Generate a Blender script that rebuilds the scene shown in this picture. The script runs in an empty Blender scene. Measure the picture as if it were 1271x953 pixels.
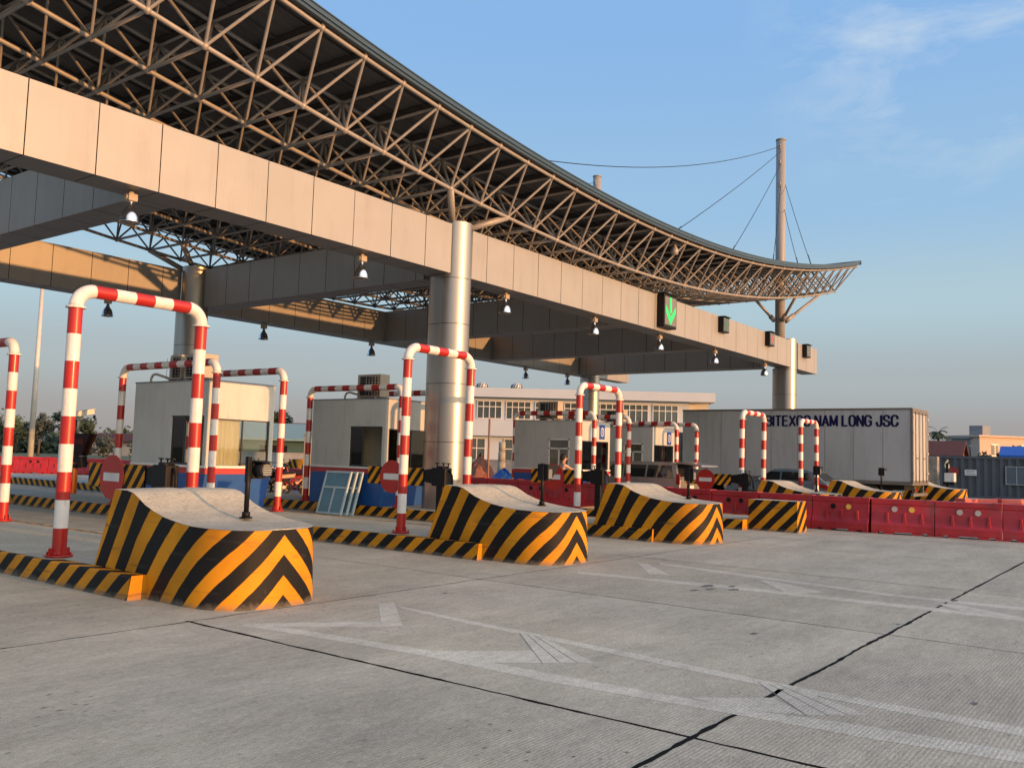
import bpy, math, random
from mathutils import Vector, Matrix
random.seed(7)
R = math.radians
scn = bpy.context.scene

# ------------------------------------------------------------------ camera
cd = bpy.data.cameras.new('camera'); cam = bpy.data.objects.new('camera', cd)
scn.collection.objects.link(cam); scn.camera = cam
cd.sensor_width = 36.0; cd.lens = 1111.9 * 36.0 / 1271.0
cd.clip_start = 0.05; cd.clip_end = 3000
yaw, pit, rol = R(36.9588), R(4.60705), R(1.71525)
fw = Vector((math.cos(yaw)*math.cos(pit), math.sin(yaw)*math.cos(pit), math.sin(pit)))
rt = Vector((math.sin(yaw), -math.cos(yaw), 0)); up = rt.cross(fw)
rt2 = rt*math.cos(rol) + up*math.sin(rol); up2 = -rt*math.sin(rol) + up*math.cos(rol)
m = Matrix.Identity(4)
for i in range(3):
    m[i][0] = rt2[i]; m[i][1] = up2[i]; m[i][2] = -fw[i]
m.translation = (0, 0, 1.6)
cam.matrix_world = m

# ------------------------------------------------------------------ sky, sun, exposure
SUN_EL = R(4.3); SUN_AZ = R(176.0)          # azimuth clockwise from +Y: the sun stands low behind the camera
w = bpy.data.worlds.new('World'); scn.world = w; w.use_nodes = True
nt = w.node_tree; N = nt.nodes; L = nt.links
for n in list(N): N.remove(n)
out = N.new('ShaderNodeOutputWorld'); bg = N.new('ShaderNodeBackground'); sky = N.new('ShaderNodeTexSky')
sky.sky_type = 'NISHITA'; sky.sun_disc = False
sky.sun_elevation = SUN_EL; sky.sun_rotation = SUN_AZ
sky.altitude = 0; sky.air_density = 1.0; sky.dust_density = 1.6; sky.ozone_density = 3.0
bg.inputs['Strength'].default_value = 0.15
def WN(t, **k):
    n = N.new(t)
    for q, v in k.items(): setattr(n, q, v)
    return n
tc = WN('ShaderNodeTexCoord'); sx = WN('ShaderNodeSeparateXYZ'); L.new(tc.outputs['Generated'], sx.inputs[0])
# evening haze: the clear-sky model is blended with a soft vertical colour run, paler and greyer to the horizon
vr = WN('ShaderNodeValToRGB'); L.new(sx.outputs[2], vr.inputs[0]); E_ = vr.color_ramp.elements
E_[0].position = 0.0; E_[0].color = (1.24, 1.13, 1.13, 1); E_[1].position = 1.0; E_[1].color = (.55, 1.15, 2.4, 1)
for p, c in ((.03, (1.32, 1.25, 1.28)), (.09, (1.48, 1.62, 1.70)), (.17, (1.60, 2.12, 2.36)), (.27, (1.20, 1.92, 2.72)), (.45, (.95, 1.72, 2.9))):
    e = E_.new(p); e.color = (*c, 1)
vr.color_ramp.interpolation = 'EASE'
m0 = WN('ShaderNodeMixRGB'); m0.inputs[0].default_value = .86; L.new(sky.outputs[0], m0.inputs[1]); L.new(vr.outputs[0], m0.inputs[2])
# faint high cirrus
mp = WN('ShaderNodeMapping'); mp.inputs['Scale'].default_value = (2.6, 2.6, 8.0); mp.inputs['Rotation'].default_value = (0.3, 0.15, 0.9); mp.inputs['Location'].default_value = (.35, .9, 0)
n1 = WN('ShaderNodeTexNoise'); n1.inputs['Scale'].default_value = 2.0; n1.inputs['Detail'].default_value = 10; n1.inputs['Roughness'].default_value = .62; n1.inputs['Distortion'].default_value = .35
n2 = WN('ShaderNodeTexNoise'); n2.inputs['Scale'].default_value = 1.3; n2.inputs['Detail'].default_value = 2
L.new(tc.outputs['Generated'], mp.inputs['Vector']); L.new(mp.outputs[0], n1.inputs['Vector']); L.new(tc.outputs['Generated'], n2.inputs['Vector'])
cr = WN('ShaderNodeValToRGB'); cr.color_ramp.elements[0].position = .47; cr.color_ramp.elements[1].position = .74
cr.color_ramp.elements[0].color = (0, 0, 0, 1); cr.color_ramp.elements[1].color = (.8, .8, .8, 1); L.new(n1.outputs['Fac'], cr.inputs[0])
# the cirrus bank stands in the south-east of the sky, high up
dd = WN('ShaderNodeVectorMath', operation='DOT_PRODUCT'); dd.inputs[1].default_value = (.890, .170, .423); L.new(tc.outputs['Generated'], dd.inputs[0])
dr = WN('ShaderNodeMapRange'); dr.inputs[1].default_value = .982; dr.inputs[2].default_value = .998; dr.inputs[3].default_value = 0; dr.inputs[4].default_value = 1; L.new(dd.outputs['Value'], dr.inputs[0])
mm = WN('ShaderNodeMath', operation='MULTIPLY'); L.new(cr.outputs[0], mm.inputs[0]); L.new(dr.outputs[0], mm.inputs[1])
mx = WN('ShaderNodeMixRGB'); mx.inputs['Color2'].default_value = (2.2, 2.5, 2.75, 1); L.new(mm.outputs[0], mx.inputs['Fac']); L.new(m0.outputs[0], mx.inputs['Color1'])
# bright warm western sky around the low sun (behind the camera)
dg_ = WN('ShaderNodeVectorMath', operation='DOT_PRODUCT'); dg_.inputs[1].default_value = (math.sin(SUN_AZ), math.cos(SUN_AZ), .12); L.new(tc.outputs['Generated'], dg_.inputs[0])
mxx = WN('ShaderNodeMath', operation='MAXIMUM'); mxx.inputs[1].default_value = 0; L.new(dg_.outputs['Value'], mxx.inputs[0])
pw = WN('ShaderNodeMath', operation='POWER'); pw.inputs[1].default_value = 1.5; L.new(mxx.outputs[0], pw.inputs[0])
gl = WN('ShaderNodeVectorMath', operation='SCALE'); gl.inputs[0].default_value = (6.3, 4.8, 2.9); L.new(pw.outputs[0], gl.inputs['Scale'])
ad = WN('ShaderNodeMixRGB', blend_type='ADD'); ad.inputs[0].default_value = 1; L.new(mx.outputs[0], ad.inputs[1]); L.new(gl.outputs[0], ad.inputs[2])
L.new(ad.outputs[0], bg.inputs['Color']); L.new(bg.outputs[0], out.inputs['Surface'])

sd = bpy.data.lights.new('sun', 'SUN'); so = bpy.data.objects.new('sun', sd); scn.collection.objects.link(so)
sd.energy = 2.6; sd.angle = R(0.5); sd.color = (1.0, .445, .145)
sdir = Vector((math.sin(SUN_AZ)*math.cos(SUN_EL), math.cos(SUN_AZ)*math.cos(SUN_EL), math.sin(SUN_EL)))
so.rotation_euler = (-sdir).to_track_quat('-Z', 'Y').to_euler()
scn.view_settings.view_transform = 'Standard'; scn.view_settings.look = 'None'
scn.view_settings.gamma = 1.0; scn.view_settings.use_curve_mapping = False
scn.view_settings.exposure = 1.0
scn.cycles.max_bounces = 6; scn.cycles.diffuse_bounces = 3; scn.cycles.transparent_max_bounces = 8

# ------------------------------------------------------------------ materials
MATS = {}
def mat(name, col, rough=.6, metal=0.0, var=.12, scale=3.0, bump=0.0, bscale=60.0, col2=None, emit=None, spec=.5, coat=0.0, stretch=None, grime=0.0, gst=(9, 9, 1.2), gth=.50):
    if name in MATS: return MATS[name]
    M = bpy.data.materials.new(name); M.use_nodes = True; t = M.node_tree; P = t.nodes['Principled BSDF']
    P.inputs['Roughness'].default_value = rough; P.inputs['Metallic'].default_value = metal
    P.inputs['Specular IOR Level'].default_value = spec
    if coat: P.inputs['Coat Weight'].default_value = coat; P.inputs['Coat Roughness'].default_value = .1
    c = t.nodes.new('ShaderNodeNewGeometry'); no = t.nodes.new('ShaderNodeTexNoise')
    no.inputs['Scale'].default_value = scale; no.inputs['Detail'].default_value = 6; no.inputs['Roughness'].default_value = .6
    if stretch:
        ma = t.nodes.new('ShaderNodeMapping'); ma.inputs['Scale'].default_value = stretch
        t.links.new(c.outputs['Position'], ma.inputs[0]); t.links.new(ma.outputs[0], no.inputs['Vector'])
    else: t.links.new(c.outputs['Position'], no.inputs['Vector'])
    ra = t.nodes.new('ShaderNodeValToRGB'); ra.color_ramp.elements[0].position = .3; ra.color_ramp.elements[1].position = .7
    a = [x*(1-var) for x in col[:3]]; b = [min(1, x*(1+var)) for x in (col2 or col)[:3]]
    ra.color_ramp.elements[0].color = (*a, 1); ra.color_ramp.elements[1].color = (*b, 1)
    t.links.new(no.outputs['Fac'], ra.inputs[0]); t.links.new(ra.outputs[0], P.inputs['Base Color'])
    if grime:
        gm = t.nodes.new('ShaderNodeMapping'); gm.inputs['Scale'].default_value = gst; gn = t.nodes.new('ShaderNodeTexNoise'); gn.inputs['Scale'].default_value = 1; gn.inputs['Detail'].default_value = 8; gn.inputs['Roughness'].default_value = .7
        t.links.new(c.outputs['Position'], gm.inputs[0]); t.links.new(gm.outputs[0], gn.inputs['Vector'])
        gr = t.nodes.new('ShaderNodeValToRGB'); gr.color_ramp.elements[0].position = gth; gr.color_ramp.elements[1].position = gth+.2; gr.color_ramp.elements[0].color = (0, 0, 0, 1); gr.color_ramp.elements[1].color = (grime, grime, grime, 1)
        t.links.new(gn.outputs['Fac'], gr.inputs[0]); gx = t.nodes.new('ShaderNodeMixRGB'); gx.inputs[2].default_value = (.12, .105, .085, 1)
        t.links.new(gr.outputs[0], gx.inputs[0]); t.links.new(ra.outputs[0], gx.inputs[1]); t.links.new(gx.outputs[0], P.inputs['Base Color'])
    if bump:
        nb = t.nodes.new('ShaderNodeTexNoise'); nb.inputs['Scale'].default_value = bscale; nb.inputs['Detail'].default_value = 4
        t.links.new(c.outputs['Position'], nb.inputs['Vector'])
        bp = t.nodes.new('ShaderNodeBump'); bp.inputs['Strength'].default_value = bump; bp.inputs['Distance'].default_value = .01
        t.links.new(nb.outputs['Fac'], bp.inputs['Height']); t.links.new(bp.outputs[0], P.inputs['Normal'])
    if emit:
        P.inputs['Emission Color'].default_value = (*emit[:3], 1); P.inputs['Emission Strength'].default_value = emit[3]
    MATS[name] = M; return M

def concrete(name, col, tined=True, dark=.55):
    M = bpy.data.materials.new(name); M.use_nodes = True; t = M.node_tree; P = t.nodes['Principled BSDF']; nn = t.nodes.new; lk = t.links.new
    P.inputs['Roughness'].default_value = .85; P.inputs['Specular IOR Level'].default_value = .3
    c = nn('ShaderNodeTexCoord')
    def noise(s, d=6, r=.6, sc=None):
        n = nn('ShaderNodeTexNoise'); n.inputs['Scale'].default_value = s; n.inputs['Detail'].default_value = d; n.inputs['Roughness'].default_value = r
        if sc:
            a = nn('ShaderNodeMapping'); a.inputs['Scale'].default_value = sc; lk(c.outputs['Object'], a.inputs[0]); lk(a.outputs[0], n.inputs['Vector'])
        else: lk(c.outputs['Object'], n.inputs['Vector'])
        return n
    def ramp(src, p0, p1, c0, c1):
        r = nn('ShaderNodeValToRGB'); r.color_ramp.elements[0].position = p0; r.color_ramp.elements[1].position = p1
        r.color_ramp.elements[0].color = (c0, c0, c0, 1); r.color_ramp.elements[1].color = (c1, c1, c1, 1); lk(src, r.inputs[0]); return r
    def mul(a, b):
        x = nn('ShaderNodeMixRGB'); x.blend_type = 'MULTIPLY'; x.inputs[0].default_value = 1; lk(a, x.inputs[1]); lk(b, x.inputs[2]); return x
    base = nn('ShaderNodeValToRGB'); base.color_ramp.elements[0].position = .3; base.color_ramp.elements[1].position = .7
    base.color_ramp.elements[0].color = (col[0]*.86, col[1]*.87, col[2]*.89, 1); base.color_ramp.elements[1].color = (col[0]*1.1, col[1]*1.08, col[2]*1.03, 1)
    lk(noise(.32, 7, .62).outputs['Fac'], base.inputs[0])
    x = mul(base.outputs[0], ramp(noise(1.1, 6, .7, (.35, 1.6, 1)).outputs['Fac'], .35, .65, .88, 1.06).outputs[0])     # broad streaks
    x = mul(x.outputs[0], ramp(noise(.8, 8, .7, (.8, 1.2, 1)).outputs['Fac'], .38, .60, .87, 1.05).outputs[0])
    x = mul(x.outputs[0], ramp(noise(9, 8, .75, (.5, 1.5, 1)).outputs['Fac'], .38, .62, .86, 1.07).outputs[0])         # mottling
    x = mul(x.outputs[0], ramp(noise(60, 4, .7, (.35, 1.5, 1)).outputs['Fac'], .38, .62, .78, 1.14).outputs[0])        # grain drawn out by the broom
    x = mul(x.outputs[0], ramp(noise(190, 2, .5, (.6, 1, 1)).outputs['Fac'], .38, .62, .82, 1.12).outputs[0])
    vo = nn('ShaderNodeTexVoronoi'); vo.inputs['Scale'].default_value = 7; vm = nn('ShaderNodeMapping'); vm.inputs['Scale'].default_value = (1, 1.7, 1); lk(c.outputs['Object'], vm.inputs[0]); lk(vm.outputs[0], vo.inputs['Vector'])
    pit = ramp(vo.outputs['Distance'], .09, .17, dark*.65, 1.0); msk = ramp(noise(.55, 4, .6).outputs['Fac'], .47, .60, 0, 1)
    pm = nn('ShaderNodeMixRGB'); pm.inputs[1].default_value = (1, 1, 1, 1); lk(msk.outputs[0], pm.inputs[0]); lk(pit.outputs[0], pm.inputs[2]); x = mul(x.outputs[0], pm.outputs[0])
    x = mul(x.outputs[0], ramp(noise(3, 10, .85, (1.4, 1, 1)).outputs['Fac'], .33, .40, dark, 1.0).outputs[0])         # dark specks
    if tined:  # each slab was poured on its own
        sp = nn('ShaderNodeSeparateXYZ'); lk(c.outputs['Object'], sp.inputs[0])
        def fl(o_, off, d_):
            a_ = nn('ShaderNodeMath'); a_.operation = 'SUBTRACT'; lk(o_, a_.inputs[0]); a_.inputs[1].default_value = off
            b_ = nn('ShaderNodeMath'); b_.operation = 'DIVIDE'; lk(a_.outputs[0], b_.inputs[0]); b_.inputs[1].default_value = d_
            f_ = nn('ShaderNodeMath'); f_.operation = 'FLOOR'; lk(b_.outputs[0], f_.inputs[0]); return f_
        cb = nn('ShaderNodeCombineXYZ'); lk(fl(sp.outputs[0], .7, 4.25).outputs[0], cb.inputs[0]); lk(fl(sp.outputs[1], 2.34, 5.02).outputs[0], cb.inputs[1])
        wn = nn('ShaderNodeTexWhiteNoise'); wn.noise_dimensions = '2D'; lk(cb.outputs[0], wn.inputs['Vector'])
        x = mul(x.outputs[0], ramp(wn.outputs['Value'], 0, 1, .93, 1.05).outputs[0])
    hb = noise(70, 5, .7)
    bp = nn('ShaderNodeBump'); bp.inputs['Strength'].default_value = .5; bp.inputs['Distance'].default_value = .006; lk(hb.outputs['Fac'], bp.inputs['Height'])
    if tined:
        wv = nn('ShaderNodeTexWave'); wv.bands_direction = 'Y'; wv.inputs['Scale'].default_value = 11.5; wv.inputs['Distortion'].default_value = .8; wv.inputs['Detail'].default_value = 2; wv.inputs['Detail Scale'].default_value = .4
        lk(c.outputs['Object'], wv.inputs['Vector'])
        tw = nn('ShaderNodeMixRGB'); tw.inputs[1].default_value = (1, 1, 1, 1); lk(ramp(noise(.45, 3, .6).outputs['Fac'], .42, .58, .15, 1).outputs[0], tw.inputs[0]); lk(ramp(wv.outputs['Fac'], .0, .45, .89, 1.02).outputs[0], tw.inputs[2])
        x = mul(x.outputs[0], tw.outputs[0])
        b2 = nn('ShaderNodeBump'); b2.inputs['Strength'].default_value = .2; b2.inputs['Distance'].default_value = .004
        lk(wv.outputs['Fac'], b2.inputs['Height']); lk(bp.outputs[0], b2.inputs['Normal']); bp = b2
    lk(bp.outputs[0], P.inputs['Normal']); lk(x.outputs[0], P.inputs['Base Color'])
    MATS[name] = M; return M

def hazard(name, period, yel=(.58, .24, .007), blk=(.008, .008, .008), off=0.0, wear=.36):
    # painted stripes that run along frac((u+v)/period) of the UV map (u = metres along the face, v = height)
    M = bpy.data.materials.new(name); M.use_nodes = True; t = M.node_tree; P = t.nodes['Principled BSDF']; nn = t.nodes.new; lk = t.links.new
    uv = nn('ShaderNodeUVMap'); sp = nn('ShaderNodeSeparateXYZ'); lk(uv.outputs[0], sp.inputs[0])
    c = nn('ShaderNodeNewGeometry'); no = nn('ShaderNodeTexNoise'); no.inputs['Scale'].default_value = 5; no.inputs['Detail'].default_value = 7; lk(c.outputs['Position'], no.inputs['Vector'])
    def m2(op, a, b):
        x = nn('ShaderNodeMath'); x.operation = op
        for k, q in enumerate((a, b)):
            if isinstance(q, (int, float)): x.inputs[k].default_value = q
            else: lk(q, x.inputs[k])
        return x.outputs[0]
    s = m2('ADD', sp.outputs[0], sp.outputs[1]); s = m2('ADD', s, m2('MULTIPLY', no.outputs['Fac'], .028)); s = m2('ADD', s, off)
    s = m2('FRACT', m2('DIVIDE', s, period), 0.0)
    edge = nn('ShaderNodeValToRGB'); e = edge.color_ramp.elements; e[0].position = .47; e[0].color = (*yel, 1); e[1].position = .49; e[1].color = (*blk, 1)
    lk(s, edge.inputs[0])
    no2 = nn('ShaderNodeTexNoise'); no2.inputs['Scale'].default_value = 9; no2.inputs['Detail'].default_value = 10; no2.inputs['Roughness'].default_value = .8; lk(c.outputs['Position'], no2.inputs['Vector'])
    r = nn('ShaderNodeValToRGB'); r.color_ramp.elements[0].position = wear-.03; r.color_ramp.elements[1].position = wear; r.color_ramp.elements[0].color = (.55, .55, .55, 1); r.color_ramp.elements[1].color = (0, 0, 0, 1)
    lk(no2.outputs['Fac'], r.inputs[0])
    mxx = nn('ShaderNodeMixRGB'); lk(r.outputs[0], mxx.inputs[0]); lk(edge.outputs[0], mxx.inputs[1]); mxx.inputs[2].default_value = (.23, .20, .17, 1)
    no3 = nn('ShaderNodeTexNoise'); no3.inputs['Scale'].default_value = 1.7; no3.inputs['Detail'].default_value = 6; lk(c.outputs['Position'], no3.inputs['Vector'])
    r3 = nn('ShaderNodeValToRGB'); r3.color_ramp.elements[0].color = (.72, .72, .72, 1); r3.color_ramp.elements[1].color = (1.1, 1.1, 1.1, 1); r3.color_ramp.elements[0].position = .3; r3.color_ramp.elements[1].position = .6
    lk(no3.outputs['Fac'], r3.inputs[0]); m3 = nn('ShaderNodeMixRGB'); m3.blend_type = 'MULTIPLY'; m3.inputs[0].default_value = 1; lk(mxx.outputs[0], m3.inputs[1]); lk(r3.outputs[0], m3.inputs[2])
    geo = nn('ShaderNodeSeparateXYZ'); lk(c.outputs['Position'], geo.inputs[0])
    dz = m2('ADD', geo.outputs[2], m2('MULTIPLY', no2.outputs['Fac'], -.22)); rd = nn('ShaderNodeMapRange'); rd.inputs[1].default_value = -.10; rd.inputs[2].default_value = -.045; rd.inputs[3].default_value = .6; rd.inputs[4].default_value = 0; lk(dz, rd.inputs[0])
    md = nn('ShaderNodeMixRGB'); lk(rd.outputs[0], md.inputs[0]); lk(m3.outputs[0], md.inputs[1]); md.inputs[2].default_value = (.17, .15, .12, 1)
    no4 = nn('ShaderNodeTexNoise'); no4.inputs['Scale'].default_value = 1; no4.inputs['Detail'].default_value = 6; mp4 = nn('ShaderNodeMapping'); mp4.inputs['Scale'].default_value = (2, 1.2, 14); lk(c.outputs['Position'], mp4.inputs[0]); lk(mp4.outputs[0], no4.inputs['Vector'])
    r4 = nn('ShaderNodeValToRGB'); r4.color_ramp.elements[0].position = .60; r4.color_ramp.elements[1].position = .72; r4.color_ramp.elements[0].color = (0, 0, 0, 1); r4.color_ramp.elements[1].color = (.5, .5, .5, 1); lk(no4.outputs['Fac'], r4.inputs[0])
    me = nn('ShaderNodeMixRGB'); lk(r4.outputs[0], me.inputs[0]); lk(md.outputs[0], me.inputs[1]); me.inputs[2].default_value = (.05, .045, .04, 1)
    lk(me.outputs[0], P.inputs['Base Color']); P.inputs['Roughness'].default_value = .6; P.inputs['Specular IOR Level'].default_value = .22
    bp = nn('ShaderNodeBump'); bp.inputs['Strength'].default_value = .35; bp.inputs['Distance'].default_value = .008; lk(no2.outputs['Fac'], bp.inputs['Height']); lk(bp.outputs[0], P.inputs['Normal'])
    MATS[name] = M; return M

CONC = concrete('concrete_slabs', (.490, .470, .375))
CONC2 = concrete('island_concrete', (.465, .452, .37), tined=False, dark=.8)
PAINT = concrete('worn_white_marking', (.62, .61, .51), dark=.8)
HAZ = hazard('hazard_paint', .405, off=.267); HAZK = hazard('hazard_paint_kerb', .42); HAZB = hazard('hazard_board', .22, wear=.2)
RED = mat('red_paint', (.38, .014, .010), .38, var=.16, scale=2.5, coat=.08, grime=.35, gst=(14, 14, 5), gth=.56)
WHITE = mat('white_paint', (.70, .68, .64), .36, var=.06, scale=2.5, coat=.08, grime=.45, gst=(14, 14, 5), gth=.54)
PANEL = mat('aluminium_cladding', (.325, .328, .325), .5, metal=.25, var=.05, scale=.8, grime=.14, gst=(3.5, 3.5, .5), gth=.5)
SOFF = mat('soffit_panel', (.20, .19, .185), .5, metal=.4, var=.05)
CORE = mat('dark_gap', (.002, .002, .002), 1.0, spec=0)
COLM = mat('brushed_column', (.38, .355, .325), .36, metal=.85, var=.04, scale=2, stretch=(1, 1, .1))
STEEL = mat('galvanised_tube', (.315, .30, .285), .5, metal=.2, var=.12, scale=4)
NODE = mat('truss_node', (.33, .30, .27), .5, metal=.2)
DECK = mat('roof_sheet', (.085, .088, .092), .6, metal=.2, var=.25, scale=.8, stretch=(1, 8, 1))
FASC = mat('gutter_steel', (.035, .07, .105), .4, metal=.3, var=.08)
PURL = mat('dark_purlin', (.05, .047, .045), .6)
BLACK = mat('black_steel', (.007, .007, .008), .5, var=.2, spec=.25)
BOOTHW = mat('booth_wall', (.475, .485, .455), .6, var=.07, scale=1.4, grime=.2, gst=(4, 4, .8), bump=.12, bscale=30)
BOOTHB = mat('booth_blue', (.012, .075, .27), .45, var=.12, scale=2)
BOOTHR = mat('booth_red', (.42, .03, .03), .45, var=.08)
GLASS = mat('booth_glass', (.05, .06, .06), .04, var=.1, spec=1.0)
CURT = mat('beige_curtain', (.60, .53, .39), .8, var=.12, scale=5, stretch=(8, 8, .5))
FRAME = mat('aluminium_frame', (.42, .43, .43), .4, metal=.3)
DARKF = mat('dark_frame', (.03, .03, .03), .5)
INT = mat('booth_interior', (.22, .22, .21), .8)
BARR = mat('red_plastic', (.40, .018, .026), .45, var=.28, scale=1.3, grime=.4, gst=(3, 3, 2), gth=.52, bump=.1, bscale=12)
BARR_LIT = mat('sunlit_red_plastic', (.62, .09, .06), .5, var=.1)  # sun on these barriers put into the colour as a lighter red
HOLE_Y = mat('yellow_reflector', (.85, .50, .08), .3)
HOLE_G = mat('grey_plug', (.45, .42, .38), .6)
TRUCKW = mat('truck_panel', (.40, .41, .405), .5, var=.07, scale=1.2, stretch=(1, 1, .3), grime=.25, gst=(3, 3, .5), gth=.5)
TRUCKF = mat('truck_frame', (.17, .15, .13), .5, metal=.3)
NAVY = mat('navy_lettering', (.006, .006, .05), .6, spec=.2)
RUB = mat('rubber', (.02, .02, .02), .85)
REFL = mat('polished_reflector', (.75, .76, .78), .18, metal=1, var=.03)
GREEN_ON = mat('lit_green_led', (.01, .25, .05), .5, emit=(.01, .75, .16, .5))
GREEN_DIM = mat('dim_green_led', (.05, .14, .10), .5, emit=(.1, .5, .3, .02))
RED_ON = mat('lit_red_led', (.6, .05, .05), .5, emit=(1.0, .13, .12, .2))
SCREEN = mat('signal_screen', (.16, .15, .145), .35)
SCREEN2 = mat('dim_screen', (.09, .10, .10), .3)
BLUEWIN = mat('film_covered_glass', (.10, .20, .25), .25, var=.15)
LIGHTFR = mat('pale_window_frame', (.42, .52, .57), .45)
CARS = mat('silver_paint', (.34, .31, .285), .3, metal=.5, coat=.5, var=.04)
CARB = mat('grey_blue_paint', (.12, .17, .215), .3, metal=.2, coat=.6, var=.04)
CARG = mat('pale_blue_paint', (.36, .43, .48), .3, metal=.4, coat=.5, var=.04)
CGLASS = mat('car_glass', (.012, .014, .016), .05, spec=1)
TAIL = mat('tail_light', (.28, .008, .006), .2)
SKIN = mat('skin', (.50, .28, .19), .6, var=.06)
HAIR = mat('hair', (.012, .010, .009), .6)
SHIRT = mat('beige_shirt', (.50, .36, .28), .8)
TROUS = mat('dark_trousers', (.03, .035, .05), .8)
BARK = mat('bark', (.10, .07, .05), .9)
LEAF = [mat('leaf_%s' % n, c, .7, var=.35, scale=.6) for n, c in (('dark', (.035, .055, .022)), ('mid', (.055, .085, .03)), ('dull', (.06, .07, .045)))]
GRASS = mat('grass_field', (.085, .11, .045), .9, var=.4, scale=.15, col2=(.13, .13, .06))
BUILD = mat('white_building_wall', (.50, .55, .60), .7, var=.05, scale=.5)
BUILD_LIT = mat('sunlit_building_wall', (.62, .57, .50), .7, var=.04, scale=.5)  # lighter, warmer copy of the wall colour stands in for sunlight on this end
WGLASS = mat('window_glass', (.06, .085, .09), .1, spec=.8)
CONT = mat('container_blue_grey', (.092, .102, .112), .55, var=.15, scale=1.0, stretch=(1, 1, .4))
TILE = mat('terracotta_roof', (.11, .035, .025), .8, var=.2, scale=3)
GROOF = mat('pale_green_roof', (.20, .29, .26), .6, var=.1)
GWALL = mat('green_wall', (.06, .12, .10), .7)
CREAM = mat('cream_render', (.58, .44, .34), .8, var=.06)
GREYW = mat('grey_render', (.20, .22, .24), .8, var=.12)
TARP = mat('blue_tarpaulin', (.01, .09, .42), .5)
ORANGE = mat('orange_paint', (.65, .17, .02), .4)
GALV = mat('lamp_pole_steel', (.55, .52, .46), .4, metal=.15, var=.05)
BEIGE = mat('ac_casing', (.40, .35, .28), .5, var=.06)

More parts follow.
